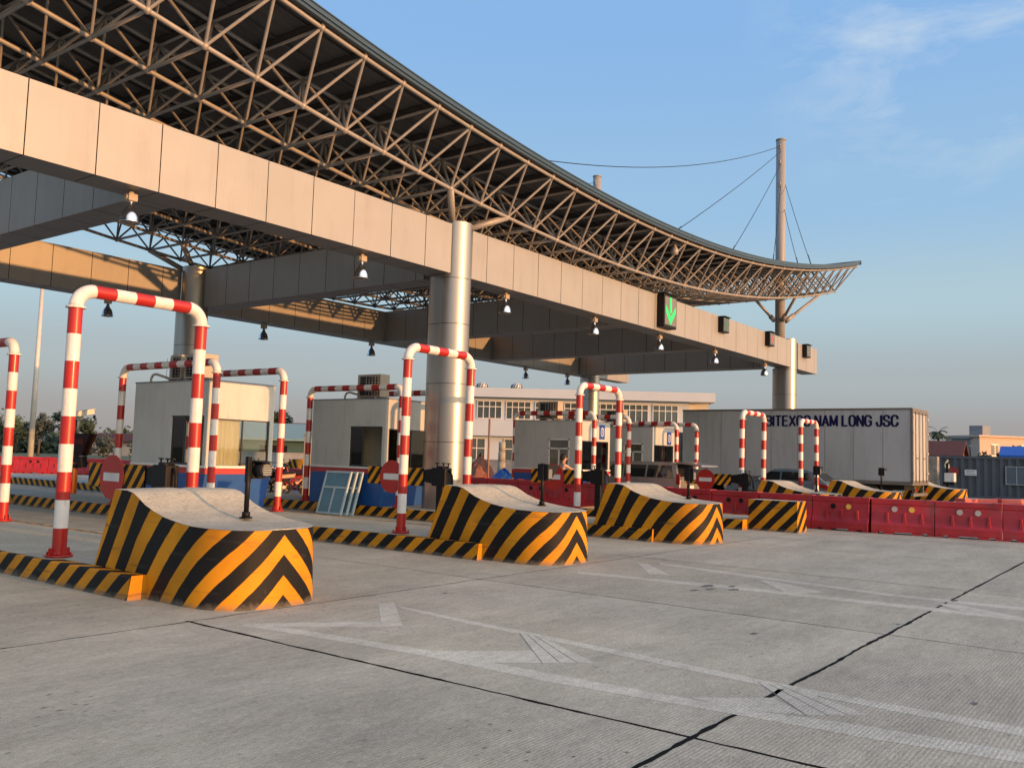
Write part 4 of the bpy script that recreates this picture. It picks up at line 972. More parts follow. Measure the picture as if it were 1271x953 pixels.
# ------------------------------------------------------------------ vehicles
def wheel(parent, x, y, r=.32, w_=.2):
    b = MB(); b.tube((x-w_/2, y, r), (x+w_/2, y, r), r, 28); wl = b.build('wheel', RUB, parent)
    b = MB(); s = -1 if x < 0 else 1; b.tube((x+s*(w_/2-.01), y, r), (x+s*(w_/2+.012), y, r), r*.62, 20); b.build('rim', GALV, wl)
    return wl
# box truck: origin at the rear left bottom corner; box runs along +Y
t = thing('box_truck', 'long white box truck with navy lettering on its dirty side', 'truck', (37.4, 8.5, 0), R(-1.0))
TL, TW, TZ0, TZ1 = 9.9, 2.42, 1.02, 3.93
b = MB(); b.b2((0, .06, TZ0), (TW, TL, TZ1)); b.build('cargo_box', TRUCKW, t)
b = MB()
for y in (1.1, 2.25, 3.4, 4.55, 5.7, 6.85, 8.0, 9.1): b.b2((-.006, y, TZ0+.1), (0, y+.018, TZ1-.06))
b.build('panel_seams', mat('seam_grey', (.2, .2, .19), .6), t)
b = MB()
for (lo, hi) in (((-.015, 0, TZ1-.05), (TW+.015, TL+.01, TZ1+.03)), ((-.02, 0, TZ0-.09), (TW+.02, TL, TZ0+.05)), ((-.02, -.02, TZ0), (.10, .07, TZ1)), ((TW-.10, -.02, TZ0), (TW+.02, .07, TZ1)), ((.1, -.02, TZ1-.16), (TW-.1, .07, TZ1)), ((.1, -.02, TZ0), (TW-.1, .07, TZ0+.08))): b.b2(lo, hi)
b.build('box_frame', TRUCKF, t)
for s in (0, 1):
    x0 = .12+s*1.1; b = MB(); b.b2((x0, -.01, TZ0+.1), (x0+1.07, .03, TZ1-.18)); d = b.build('rear_door', TRUCKW, t)
    b = MB()
    for xx in (x0+.25, x0+.78): b.tube((xx, -.035, TZ0+.02), (xx, -.035, TZ1-.1), .017, 8)
    b.box((x0+.5, -.03, 2.0), (.35, .03, .04)); b.build('lock_bar', TRUCKF, d)
    b = MB()
    for z in (1.4, 2.2, 3.0, 3.6): b.box(((.12, TW-.12)[s], -.03, z), (.14, .03, .07))
    b.build('hinge', GALV, d)
b = MB(); b.b2((.3, .4, .72), (TW-.3, TL+3.0, .93)); b.build('chassis', BLACK, t)
b = MB(); b.b2((.1, .0, .50), (TW-.1, .10, .62)); b.b2((.5, .05, .6), (.6, .15, .9)); b.b2((TW-.6, .05, .6), (TW-.5, .15, .9)); b.build('rear_bumper', TRUCKF, t)
for s in (.25, TW-.45):
    b = MB(); b.b2((s, -.03, .68), (s+.22, 0, .80)); b.build('tail_lamp', TAIL, t)
for y in (1.8, 3.1, 9.0): 
    for x in (.2, TW-.2): wheel(t, x, y, .5, .28)
b = MB(); b.b2((.03, 4.3, .45), (.08, 7.6, .95)); b.build('side_guard', BLACK, t)
b = MB(); b.prism([(TL+.25, .5), (TL+2.35, .5), (TL+2.35, 1.5), (TL+2.1, 2.9), (TL+.25, 2.95)], 'x', .05, TW-.05); cb = b.build('cab', WHITE, t, .05)
b = MB(); b.prism([(TL+1.0, 1.7), (TL+2.05, 1.7), (TL+1.9, 2.5), (TL+1.0, 2.5)], 'x', .035, .06); b.build('side_window', CGLASS, cb)
b = MB(); b.b2((-.25, TL+2.1, 1.7), (-.05, TL+2.2, 2.2)); b.build('mirror', BLACK, cb)
wheel(t, .25, TL+1.5, .5, .28); wheel(t, TW-.25, TL+1.5, .5, .28)
# lettering on the -X side, reading from left (+Y) to right (-Y)
GL = {'B': [[(0, 0), (0, 1)], [(0, 1), (.62, 1), (.86, .88), (.86, .64), (.62, .53), (0, .53)], [(.62, .53), (.9, .40), (.9, .13), (.64, 0), (0, 0)]],
      'I': [[(0, 0), (0, 1)]], 'T': [[(0, 1), (.9, 1)], [(.45, 0), (.45, 1)]], 'E': [[(.78, 1), (0, 1), (0, 0), (.78, 0)], [(0, .52), (.7, .52)]],
      'X': [[(0, 0), (.88, 1)], [(0, 1), (.88, 0)]], 'C': [[(.85, .70), (.82, .88), (.60, 1), (.25, 1), (.04, .86), (0, .6), (0, .4), (.04, .14), (.25, 0), (.60, 0), (.82, .12), (.85, .32)]],
      'O': [[(.25, 0), (.04, .14), (0, .4), (0, .6), (.04, .86), (.25, 1), (.62, 1), (.83, .86), (.87, .6), (.87, .4), (.83, .14), (.62, 0), (.25, 0)]],
      'N': [[(0, 0), (0, 1), (.82, 0), (.82, 1)]], 'A': [[(0, 0), (.45, 1), (.9, 0)], [(.18, .32), (.72, .32)]], 'M': [[(0, 0), (0, 1), (.5, .1), (1.0, 1), (1.0, 0)]], 'L': [[(0, 1), (0, 0), (.72, 0)]],
      'G': [[(.85, .72), (.80, .88), (.60, 1), (.25, 1), (.04, .86), (0, .6), (0, .4), (.04, .14), (.25, 0), (.60, 0), (.85, .12), (.85, .46), (.5, .46)]],
      'J': [[(.66, 1), (.66, .18), (.52, 0), (.18, 0), (.02, .14), (0, .34)]], 'S': [[(.80, .74), (.74, .92), (.56, 1), (.24, 1), (.05, .88), (.05, .66), (.22, .55), (.62, .46), (.82, .34), (.82, .12), (.62, 0), (.22, 0), (.04, .10), (0, .28)]]}
def lettering(word, y_start, y_end, z0, h_, parent, x, m_, sw=.37):
    adv = []; X_ = 0
    for ch in word:
        if ch == ' ': X_ += .52; adv.append(None); continue
        wd_ = max(p[0] for st_ in GL[ch] for p in st_); adv.append(X_); X_ += wd_+.36
    tot = X_-.36; sx_ = (y_start-y_end)/(tot+sw); k = 0
    for ch, a0 in zip(word, adv):
        if a0 is None: continue
        b = MB(); hh = sw*.5*h_*.5
        for st_ in GL[ch]:
            P2 = [((a0+sw/2+px)*sx_, hh+pz*(h_-2*hh)) for px, pz in st_]; closed = P2[0] == P2[-1]; n = len(P2)
            for i in range(n-1):
                p, q = Vector(P2[i]), Vector(P2[i+1]); d1 = (q-p).normalized(); n1 = Vector((-d1.y, d1.x)); wdt = .5*sw*sx_*(.66+.34*abs(n1.x)**2); ext = d1*wdt*.42
                k += 1; xx = x-.0003*(k % 7)
                b.quad([(xx, y_start-v[0], z0+v[1]) for v in (p-ext+n1*wdt, q+ext+n1*wdt, q+ext-n1*wdt, p-ext-n1*wdt)])
        b.build('letter', m_, parent, fix=False)
lettering('BITEXCO NAM LONG JSC', 5.98, .50, 3.20, .50, t, -.012, NAVY)

def car(label, cat, loc, rz, paint, L_=4.2, W_=1.72, H=1.45, style='hatch', hatch_open=False):
    """car along Y: rear at y=0, front at y=L_"""
    t = thing('parked_car', label, cat, loc, rz)
    hw = W_/2
    if style == 'van': body = [(0, .35), (0, .95), (.05, 1.0), (L_-.95, .98), (L_-.2, .82), (L_, .6), (L_, .3), (L_*.5, .25)]; roof = [(.08, .98), (.22, H-.05), (.5, H), (L_*.62, H), (L_*.72, H-.1), (L_-.85, .97)]
    else: body = [(0, .35), (-.02, .62), (.08, .93), (.3, 1.0), (L_-1.15, .93), (L_-.3, .78), (L_, .58), (L_, .3), (L_*.5, .22)]; roof = [(.15, .96), (.62, H-.10), (.9, H-.02), (1.7, H), (2.2, H-.03), (L_-1.1, .93)]
    b = MB()
    def loft(pl, w0, w1, zt0, zt1, mi=0):
        n = len(pl)
        def x(z): f = max(0, min(1, (z-zt0)/(zt1-zt0))); return w0+(w1-w0)*f
        A = [(-x(z), y, z) for y, z in pl]; B = [(x(z), y, z) for y, z in pl]
        b.quad(A[::-1], mi); b.quad(B, mi)
        for i in range(n): b.quad([A[i], A[(i+1) % n], B[(i+1) % n], B[i]], mi)
    loft(body, hw, hw-.04, .5, 1.0); loft(roof, hw-.04, hw-.20, .95, H)
    bd = b.build('body', paint, t, .05)
    # side windows, rear and front glass a little proud of the cabin
    def sidewin(ya, yb, za, zb_, sk0, sk1):
        for s in (-1, 1):
            b = MB()
            def x(z): f = (z-.95)/(H-.95); return s*(hw-.04-.16*f+.008)
            P4 = [(x(za), ya, za), (x(za), yb, za), (x(zb_), yb+sk1, zb_), (x(zb_), ya+sk0, zb_)]
            b.quad(P4); b.build('side_window', CGLASS, t, fix=False)
    if style == 'van': sidewin(.28, 1.35, 1.0, H-.12, .12, 0); sidewin(1.42, 2.3, 1.0, H-.12, 0, 0); sidewin(2.37, 3.15, 1.0, H-.12, 0, -.32)
    else: sidewin(.62, 1.0, 1.02, H-.14, .25, .0); sidewin(1.05, 1.85, 1.0, H-.12, .0, .0); sidewin(1.92, 2.75, 1.0, H-.12, 0, -.42)
    p, q = roof[0], roof[1]; b = MB(); x0, x1 = hw-.14, hw-.26
    def ln(f): return (p[0]+(q[0]-p[0])*f-.012, p[1]+(q[1]-p[1])*f+.004)
    (ya, za), (yb, zb_) = ln(.12), ln(.92)
    if not hatch_open: b.quad([(-x0, ya, za), (x0, ya, za), (x1, yb, zb_), (-x1, yb, zb_)]); b.build('rear_window', CGLASS, t, fix=False)
    else:
        b.quad([(-x0, ya, za), (x0, ya, za), (x1, yb, zb_), (-x1, yb, zb_)]); b.build('boot_opening', BLACK, t, fix=False)
        b = MB(); b.prism([(.25, H+.0), (-.05, H+.02), (-.75, H-.08), (-.78, H-.14), (-.05, H-.05), (.25, H-.05)], 'x', -hw+.15, hw-.15); b.build('open_tailgate', paint, t, .015)
        b = MB()
        for s in (-1, 1): b.tube((s*(hw-.2), .1, 1.05), (s*(hw-.2), -.45, H-.1), .012, 6)
        b.build('gas_strut', BLACK, t)
    p, q = roof[-1], roof[-2]; b = MB(); ya, za = p[0]+.0+.012, p[1]+.02; b.quad([(-x0, p[0]+.01, p[1]+.03), (x0, p[0]+.01, p[1]+.03), (x1, q[0]+.012, q[1]-.01), (-x1, q[0]+.012, q[1]-.01)]); b.build('windscreen', CGLASS, t, fix=False)
    for s in (-1, 1):
        b = MB()
        if style == 'van': b.b2((s*(hw-.01)-.05, -.015, .78), (s*(hw-.01)+.03-.02, .12, 1.15))
        else: b.prism([(-.03, .70), (.05, .86), (.42, .90), (.36, .78), (.06, .68)], 'x', s*(hw-.30), s*(hw+.005))
        b.build('tail_light', TAIL, t, .01)
        b = MB(); b.b2((s*(hw-.32), L_-.28, .60), (s*(hw-.02), L_+.01, .74)); b.build('headlight', REFL, t, .02)
        b = MB(); b.box((s*(hw+.09), L_*.64, 1.02), (.16, .08, .11)); b.build('wing_mirror', paint, t, .02)
    b = MB(); b.b2((-.26, -.035, .62), (.26, -.018, .74)); b.build('number_plate', WHITE, t)
    b = MB()
    for s in (-1, 1): b.b2((s*hw-.006, .25, .52), (s*hw+.006, L_-.5, .56))
    b.build('side_moulding', BLACK, t)
    for y in (.75, L_-.8):
        for x in (-hw+.09, hw-.09): wheel(t, x, y, .31, .19)
    return t
car('silver van with its tailgate raised, beside the farthest booth', 'van', (29.95, 14.35, 0), 0, CARS, L_=4.4, W_=1.68, H=1.56, style='van', hatch_open=True)
car('grey blue hatchback with a red tail light below the truck side', 'car', (35.15, 10.75, 0), R(0), CARB, H=1.44)
car('pale blue car whose bonnet shows at the right edge of the photo', 'car', (27.6, -.9, 0), R(4), CARG, H=1.42, L_=4.35)

def scooter(x, y, rz, label, m_):
    t = thing('motor_scooter', label, 'scooter', (x, y, 0), rz, 'scooters parked behind the leftmost booth')
    for yy in (0, 1.25):
        b = MB(); n = 20; b.path([(0, yy+.24*math.cos(2*math.pi*i/n), .28+.24*math.sin(2*math.pi*i/n)) for i in range(n+1)], .045, 8); w_ = b.build('wheel', RUB, t)
        b = MB(); b.tube((-.03, yy, .28), (.03, yy, .28), .06, 12)
        for i in range(5): a = 2*math.pi*i/5; b.tube((0, yy, .28), (0, yy+.22*math.cos(a), .28+.22*math.sin(a)), .012, 6)
        b.build('spokes', GALV, w_)
    b = MB(); b.prism([(-.35, .62), (.35, .55), (.55, .32), (.85, .30), (1.02, .85), (1.08, .98), (1.0, 1.0), (.80, .45), (.55, .5), (.4, .70), (-.4, .78)], 'x', -.12, .12); b.build('bodywork', m_, t, .04)
    b = MB(); b.prism([(-.35, .77), (.42, .70), (.45, .76), (.0, .80), (-.38, .85)], 'x', -.13, .13); b.build('saddle', BLACK, t, .03)
    b = MB(); b.tube((0, 1.25, .28), (0, 1.02, 1.0), .03, 8); b.tube((-.33, .95, 1.03), (.33, .95, 1.03), .017, 8); b.tube((0, 1.02, .95), (0, .95, 1.03), .03, 8)
    for s in (-1, 1): b.tube((s*.25, .95, 1.03), (s*.32, 1.0, 1.2), .008, 6); b.box((s*.33, 1.0, 1.23), (.11, .02, .07))
    b.build('handlebar', BLACK, t)
    b = MB(); b.ball((0, 1.12, .93), .09, 12, 8); b.build('headlight', REFL, t)
    b = MB(); b.tube((.14, -.3, .3), (.14, .35, .27), .045, 10); b.build('exhaust', GALV, t)
    return t
SC1 = mat('scooter_red', (.25, .02, .02), .3, coat=.4); SC2 = mat('scooter_pale', (.45, .33, .28), .35)
scooter(19.6, 25.2, R(62), 'dark scooter nearest to the booth corner, left of the rail post', BLACK)
scooter(20.5, 25.3, R(66), 'scooter with pale fairing between the booth and the rail post', SC2)
scooter(21.4, 25.2, R(60), 'red scooter right of the rail post', SC1)
scooter(22.2, 25.8, R(70), 'dark red scooter, rightmost of the parked row', SC1)

# ------------------------------------------------------------------ attendant
def person():
    import bmesh
    t = thing('person', 'dark haired person in a beige shirt leaning an arm out beside the booth', 'person', (24.75, 16.5, 0), R(-125))
    # skeleton faces +Y locally; sitting-height lean on a rail
    J = {'pel': ((0, 0, .92), .15), 'wst': ((0, .03, 1.08), .135), 'chs': ((0, .06, 1.27), .155), 'nk0': ((0, .07, 1.40), .07), 'nk': ((0, .09, 1.46), .055), 'hd': ((0, .11, 1.53), .085), 'hd2': ((0, .115, 1.62), .098), 'hd3': ((0, .11, 1.69), .06),
         'shl': ((-.18, .06, 1.36), .065), 'ell': ((-.26, .22, 1.17), .043), 'wrl': ((-.14, .46, 1.16), .030), 'hal': ((-.10, .53, 1.16), .036),
         'shr': ((.18, .06, 1.36), .065), 'elr': ((.24, .30, 1.22), .043), 'wrr': ((.20, .56, 1.17), .030), 'har': ((.18, .63, 1.16), .036),
         'hpl': ((-.10, 0, .86), .10), 'knl': ((-.11, .05, .48), .065), 'anl': ((-.12, -.02, .09), .045), 'ftl': ((-.12, .14, .05), .04),
         'hpr': ((.10, 0, .86), .10), 'knr': ((.11, .04, .48), .065), 'anr': ((.12, -.03, .09), .045), 'ftr': ((.12, .13, .05), .04)}
    E_ = [('pel', 'wst'), ('wst', 'chs'), ('chs', 'nk0'), ('nk0', 'nk'), ('nk', 'hd'), ('hd', 'hd2'), ('hd2', 'hd3'), ('chs', 'shl'), ('shl', 'ell'), ('ell', 'wrl'), ('wrl', 'hal'), ('chs', 'shr'), ('shr', 'elr'), ('elr', 'wrr'), ('wrr', 'har'),
          ('pel', 'hpl'), ('hpl', 'knl'), ('knl', 'anl'), ('anl', 'ftl'), ('pel', 'hpr'), ('hpr', 'knr'), ('knr', 'anr'), ('anr', 'ftr')]
    names = list(J); rad = [J[n][1] for n in names]; vs = [J[n][0] for n in names]; es = [(names.index(a), names.index(c)) for a, c in E_]
    for s, h_ in ((-1, 'hal'), (1, 'har')):
        hp = Vector(J[h_][0])
        for i in range(5):
            a = hp + Vector(((i-2)*.018, .03 if i else .0, -.0)); c = a + Vector(((i-2)*.004, .045, -.012)); d_ = c + Vector((0, .02, -.028))
            if i == 0: c = a+Vector((-.03*s, .02, -.01)); d_ = c+Vector((-.005*s, .025, -.01))
            k = len(vs); vs += [tuple(a), tuple(c), tuple(d_)]; rad += [.010, .009, .008]; es += [(names.index(h_), k), (k, k+1), (k+1, k+2)]
    me = bpy.data.meshes.new('body'); me.from_pydata(vs, es, []); o = bpy.data.objects.new('body', me); col.objects.link(o); o.parent = t
    sk = o.modifiers.new('skin', 'SKIN'); su = o.modifiers.new('sub', 'SUBSURF'); su.levels = 1; su.render_levels = 2
    for i, r_ in enumerate(rad): me.skin_vertices[0].data[i].radius = (r_, r_)
    me.skin_vertices[0].data[0].use_root = True
    dg = bpy.context.evaluated_depsgraph_get(); m2 = bpy.data.meshes.new_from_object(o.evaluated_get(dg)); o.modifiers.clear(); o.data = m2
    m2.materials.clear()
    for q in (SKIN, SHIRT, TROUS): m2.materials.append(q)
    for p in m2.polygons:
        c = p.center; p.use_smooth = True
        if c.z < .96: p.material_index = 2
        elif c.z < 1.40 and c.y < .20 and c.z > .96: p.material_index = 1
        else: p.material_index = 0
    b = MB(); b.ball((0, .095, 1.645), .112, 16, 10, 0, (.92, 1.05, .85)); b.ball((0, .05, 1.60), .095, 14, 8, 0, (.95, .9, .9)); b.build('hair', HAIR, t)
    b = MB(); b.ball((0, .215, 1.565), .016, 8, 6, 0, (.8, 1.3, 1.4)); b.build('nose', SKIN, t)
    for s in (-1, 1):
        b = MB(); b.ball((s*.033, .198, 1.60), .011, 8, 6); b.build('eye', HAIR, t)
        b = MB(); b.ball((s*.10, .11, 1.585), .024, 8, 6, 0, (.4, .8, 1.2)); b.build('ear', SKIN, t)
person()

# ------------------------------------------------------------------ camera and display post on the second island
t = thing('display_post', 'dark display box on an orange post, left of the leftmost booth', 'display', (12.45, 24.1, KZ), R(-78))
b = MB(); b.tube((0, 0, 0), (0, 0, 1.15), .07, 12); b.build('orange_post', ORANGE, t)
b = MB(); b.prism([(-.45, 1.62), (.62, 1.62), (.42, 1.28), (.30, 1.02), (-.45, 1.02)], 'y', -.12, .12); b.build('display_box', mat('dark_maroon', (.012, .004, .004), .5, spec=.2), t)
b = MB(); b.box((0, -.13, 1.4), (.7, .02, .16)); b.build('display_window', mat('red_tint', (.05, .006, .006), .4, spec=.2), t)
b = MB(); b.box((.18, -.05, .92), (.35, .22, .16)); b.box((.34, -.08, .78), (.16, .2, .14)); b.box((.12, -.05, .74), (.14, .2, .1)); b.build('lower_lamps', BLACK, t)
b = MB(); b.tube((0, 0, 1.62), (0, 0, 2.05), .03, 8); b.box((.02, 0, 2.02), (.2, .05, .05)); b.build('bracket', GALV, t)
t = thing('security_camera', 'white security camera above the dark display box', 'security camera', (12.50, 24.0, 2.32))
Mx = Matrix.Rotation(R(-12), 4, 'Y')
b = MB(); b.box((.05, 0, .10), (.52, .16, .13), 0, Mx); b.box((.05, 0, .172), (.60, .19, .015), 0, Mx); b.build('camera_housing', WHITE, t, .01)
b = MB(); b.tube((.31, 0, .02), (.34, 0, .015), .05, 14); b.build('lens', BLACK, t)
b = MB(); b.tube((0, 0, .02), (0, 0, .06), .03, 8); b.build('mount', GALV, t)

# ------------------------------------------------------------------ far surroundings
# office building
ang = math.atan2(36.9-53.8, 76.6-65.8)
t = thing('office_building', 'long white two storey office building behind the booths', 'building', (64.0, 56.6, 0), ang)
BL = math.hypot(76.6-64.0, 36.9-56.6)
b = MB(); b.b2((0, 0, 0), (BL, 9, 7.1)); b.build('wall', BUILD, t)
b = MB(); b.b2((-.5, -.9, 7.1), (BL+2.3, 9.9, 7.95)); b.build('roof', BUILD, t)
b = MB(); b.b2((0, -.6, 3.45), (BL+.2, 0, 5.0)); b.build('balcony', BUILD, t)
b = MB(); b.b2((BL, .8, 0), (BL+1.9, 8.6, 7.1)); b.build('end_wall', BUILD_LIT, t)
def win(x, z, w_, h_, y=-.03, nx=3):
    b = MB(); b.b2((x, y, z), (x+w_, y+.02, z+h_)); f = b.build('window', WGLASS, t)
    b = MB()
    for i in range(nx+1): b.b2((x+i*w_/nx-.04, y-.05, z), (x+i*w_/nx+.04, y, z+h_))
    for zz in (0, .68, 1): b.b2((x, y-.051, z+h_*zz-.04), (x+w_, y-.001, z+h_*zz+.04))
    b.build('window_frame', WHITE, f)
x = .8
while x < BL-2.2: win(x, 5.1, 2.3, 1.65, nx=4); x += 2.75
for x in (1.2, 6.2, 11.5, 16.5): win(x, .3, 3.2, 2.9, nx=4)
for y, w_ in ((2.0, .8), (4.2, 2.4)):
    b = MB(); b.b2((BL+1.9, y, 4.6), (BL+1.93, y+w_, 6.7)); f = b.build('window', WGLASS, t)
    b = MB()
    for i in range(3): b.b2((BL+1.93, y+i*w_/2-.05, 4.6), (BL+1.96, y+i*w_/2+.05, 6.7))
    b.b2((BL+1.93, y, 5.9), (BL+1.97, y+w_, 6.0)); b.build('window_frame', WHITE, f)
for x in (3.6, 7.0):
    t2 = thing('roof_ventilator', 'domed ventilator on the office roof, %s' % ('left one' if x < 5 else 'right one'), 'roof ventilator', t.matrix_basis @ Vector((x, 3, 7.95)))
    b = MB(); b.lathe([(.25, 0), (.25, .15), (.45, .2), (.54, .4), (.45, .65), (.22, .78), (0, .82)], n=20); b.build('dome', GALV, t2)
    b = MB()
    for i in range(12): a = 2*math.pi*i/12; b.path([(.46*math.cos(a), .46*math.sin(a), .22), (.56*math.cos(a+.2), .56*math.sin(a+.2), .4), (.45*math.cos(a+.4), .45*math.sin(a+.4), .66)], .04, 4)
    b.build('vane', DARKF, t2)

# warehouse with green roof
t = thing('green_warehouse', 'low warehouse with a pale green roof behind the scooters', 'warehouse', (43.5, 64.0, 0), R(-52))
b = MB(); b.b2((0, 0, 0), (17, 9, 2.5)); b.build('wall', GWALL, t)
b = MB(); b.prism([(-.8, 2.3), (4.5, 3.7), (9.8, 2.3), (9.8, 2.45), (4.5, 3.85), (-.8, 2.45)], 'x', -.6, 17.6); b.build('roof', GROOF, t)
for x in (1, 4.6, 8.2, 11.8):
    b = MB(); b.b2((x, -.03, .0), (x+2.2, 0, 1.9)); b.build('doorway', BLACK, t)
# low walls, hut, pillars behind booths
def wallbox(nm, lab, cat, lo, hi, m_, bev=0):
    b = MB(); c = ((lo[0]+hi[0])/2, (lo[1]+hi[1])/2, lo[2]); b.b2([l-q for l, q in zip(lo, c)], [h_-q for h_, q in zip(hi, c)]); o = b.build(nm, m_, None, bev); o.location = c
    return tag(o, lab, cat)
def lowwall(nm, lab, p, q, h_, m_):
    d = math.dist(p, q); b = MB(); b.b2((0, 0, 0), (d, .25, h_)); b.b2((-.03, -.04, h_), (d+.03, .29, h_+.08))
    o = b.build(nm, m_); o.location = (*p, 0); o.rotation_euler = (0, 0, math.atan2(q[1]-p[1], q[0]-p[0])); return tag(o, lab, 'wall')
lowwall('low_wall', 'low dark grey wall in front of the office building', (44, 50), (57, 27), 1.25, GREYW)
lowwall('low_wall', 'dark grey wall behind the scooters, left of the second booth', (33, 54), (44.5, 49), 1.3, GREYW)
t = thing('metal_cabin', 'narrow grey metal cabin behind the left edge of the second booth', 'cabin', (19.3, 22.9, 0), R(-40))
b = MB(); b.b2((0, 0, 0), (.85, .85, 2.05)); b.build('cabin_body', FRAME, t, .01)
b = MB(); b.b2((-.02, -.02, 2.05), (.87, .87, 2.11)); b.build('cabin_roof', GREYW, t)
b = MB(); b.b2((.12, -.012, .1), (.73, 0, 1.95)); b.build('cabin_door', GALV, t)
for i, (x, y, h_, l) in enumerate(((45.0, 34.5, 2.5, 'rough concrete pillar before the office, left one'), (45.9, 33.9, 2.3, 'rough concrete pillar before the office, right one'))):
    b = MB(); 
    for k in range(4): b.tube((random.uniform(-.02, .02), 0, k*h_/4), (0, 0, (k+1)*h_/4-.02), .27-.02*k, 14)
    o = b.build('concrete_pillar', CREAM if False else CONC2); o.location = (x, y, 0); tag(o, l, 'pillar')
def heap(x, y, r, h_, m_, nm, lab, cat, seed):
    random.seed(seed); b = MB(); n = 16; rows = 5; pts = []
    for j in range(rows+1):
        f = j/rows; pts.append([(r*(1-f)*math.cos(2*math.pi*i/n)*random.uniform(.8, 1.15), r*(1-f)*math.sin(2*math.pi*i/n)*random.uniform(.8, 1.15), h_*f**.8*random.uniform(.85, 1.05)) for i in range(n)])
    for j in range(rows):
        for i in range(n): q = (i+1) % n; b.quad([pts[j][i], pts[j][q], pts[j+1][q], pts[j+1][i]])
    o = b.build(nm, m_); o.location = (x, y, 0); return tag(o, lab, cat)
heap(36.2, 27.6, 1.1, 1.05, TARP, 'tarpaulin_heap', 'crumpled bright blue tarpaulin heap right of the round column', 'tarpaulin', 3)
heap(41.5, 33.4, 1.2, 1.75, mat('rusty_rubble', (.32, .12, .07), .9, var=.3), 'rubble_heap', 'reddish rubble heap beside the round column', 'rubble', 4)
t = thing('street_post', 'thin rusty pole between the column and the third booth', 'pole', (32.9, 26.0, 0))
b = MB(); b.tube((0, 0, 0), (0, 0, 3.3), .05, 8); b.build('pole', mat('rusty_pole', (.35, .22, .18), .7), t)
b = MB(); b.tube((0, 0, 3.3), (0, 0, 3.45), .03, 8, r2=.01); b.build('tip', GALV, t)

# tall light pole on the left
t = thing('light_pole', 'tall slim steel light pole rising behind the far beam on the left', 'light pole', (29.6, 63.5, 0))
b = MB(); b.tube((0, 0, 0), (0, 0, 12.6), .20, 16, r2=.12); b.build('pole', GALV, t)
b = MB(); b.tube((0, 0, 0), (0, 0, .5), .26, 12); b.build('base', GALV, t)
b = MB(); b.tube((-.8, 0, 12.5), (.8, 0, 12.5), .05, 8); b.box((-.8, 0, 12.4), (.4, .3, .14)); b.box((.8, 0, 12.4), (.4, .3, .14)); b.build('lamp_head', GALV, t)
t = thing('street_post', 'short slim pole at the left edge before the trees', 'pole', (26.5, 62.0, 0))
b = MB(); b.tube((0, 0, 0), (0, 0, 3.9), .08, 10); b.build('pole', GALV, t)

# container with notices
t = thing('shipping_container', 'blue grey corrugated container with a barred window behind the truck tail', 'container', (58.6, 13.1, 0), R(-97))
b = MB(); CLn = 12.0; n = 0; x = 0; pts = []
while x < CLn:
    pts += [(x, 0), (x+.16, 0), (x+.21, .10), (x+.37, .10)]; x += .42
for (x0, y0), (x1, y1) in zip(pts, pts[1:]): b.quad([(x0, y0, .15), (x1, y1, .15), (x1, y1, 2.27), (x0, y0, 2.27)])
b.b2((0, .12, .15), (CLn, 2.4, 2.27)); b.build('corrugated_wall', CONT, t)
b = MB(); b.b2((-.05, -.03, 2.27), (CLn+.05, 2.45, 2.40)); b.b2((-.05, -.03, 0), (CLn+.05, 2.45, .15)); b.b2((-.06, -.04, 0), (.08, .1, 2.4)); b.build('frame_rails', CONT, t)
b = MB(); b.b2((4.95, -.05, .85), (6.2, -.01, 1.85)); f = b.build('window', mat('dusty_glass', (.10, .13, .15), .4), t)
b = MB()
for x in (4.95, 5.5, 6.2): b.b2((x-.02, -.08, .85), (x+.02, -.05, 1.85))
for z in (.85, 1.85): b.b2((4.93, -.081, z-.02), (6.22, -.051, z+.02))
b.build('window_frame', FRAME, f)
b = MB(); b.tube((2.15, -.03, 1.48), (2.15, -.05, 1.48), .27, 24); b.build('red_disc', mat('faded_red_disc', (.35, .04, .03), .6), t)
b = MB(); b.b2((2.75, -.05, 1.28), (3.4, -.03, 1.62)); pl = b.build('white_notice', WHITE, t)
b = MB()
for i, (a, c) in enumerate(((2.82, 3.3), (2.86, 3.2), (2.82, 3.34))): b.b2((a, -.056, 1.53-i*.08), (c, -.052, 1.55-i*.08))
b.build('notice_print', SCREEN, pl)
t = thing('equipment_pillar', 'weathered concrete pillar with a lane number and box beside the container', 'pillar', (47.0, 9.75, 0))
b = MB(); b.box((0, 0, 1.1), (.45, .45, 2.2)); b.build('pillar', mat('weathered_concrete', (.26, .235, .20), .9, var=.45, scale=4), t, .02)
b = MB(); b.box((.0, -.62, .95), (.10, .10, 1.9)); b.build('side_post', BLACK, t)
b = MB(); b.box((-.02, -.75, 1.22), (.5, .42, .42)); b.build('white_box', WHITE, t, .01)
b = MB(); b.box((-.02, -.72, .93), (.45, .5, .14)); b.build('black_tray', BLACK, t)
text_mesh('lane_number', '6', .62, mat('pale_yellow', (.72, .66, .42), .5), t, Matrix.Translation((-.05, -.50, 1.62)) @ Matrix.Rotation(R(-75), 4, 'Z') @ Matrix.Rotation(R(90), 4, 'X'), sx=.8, bold=.012)

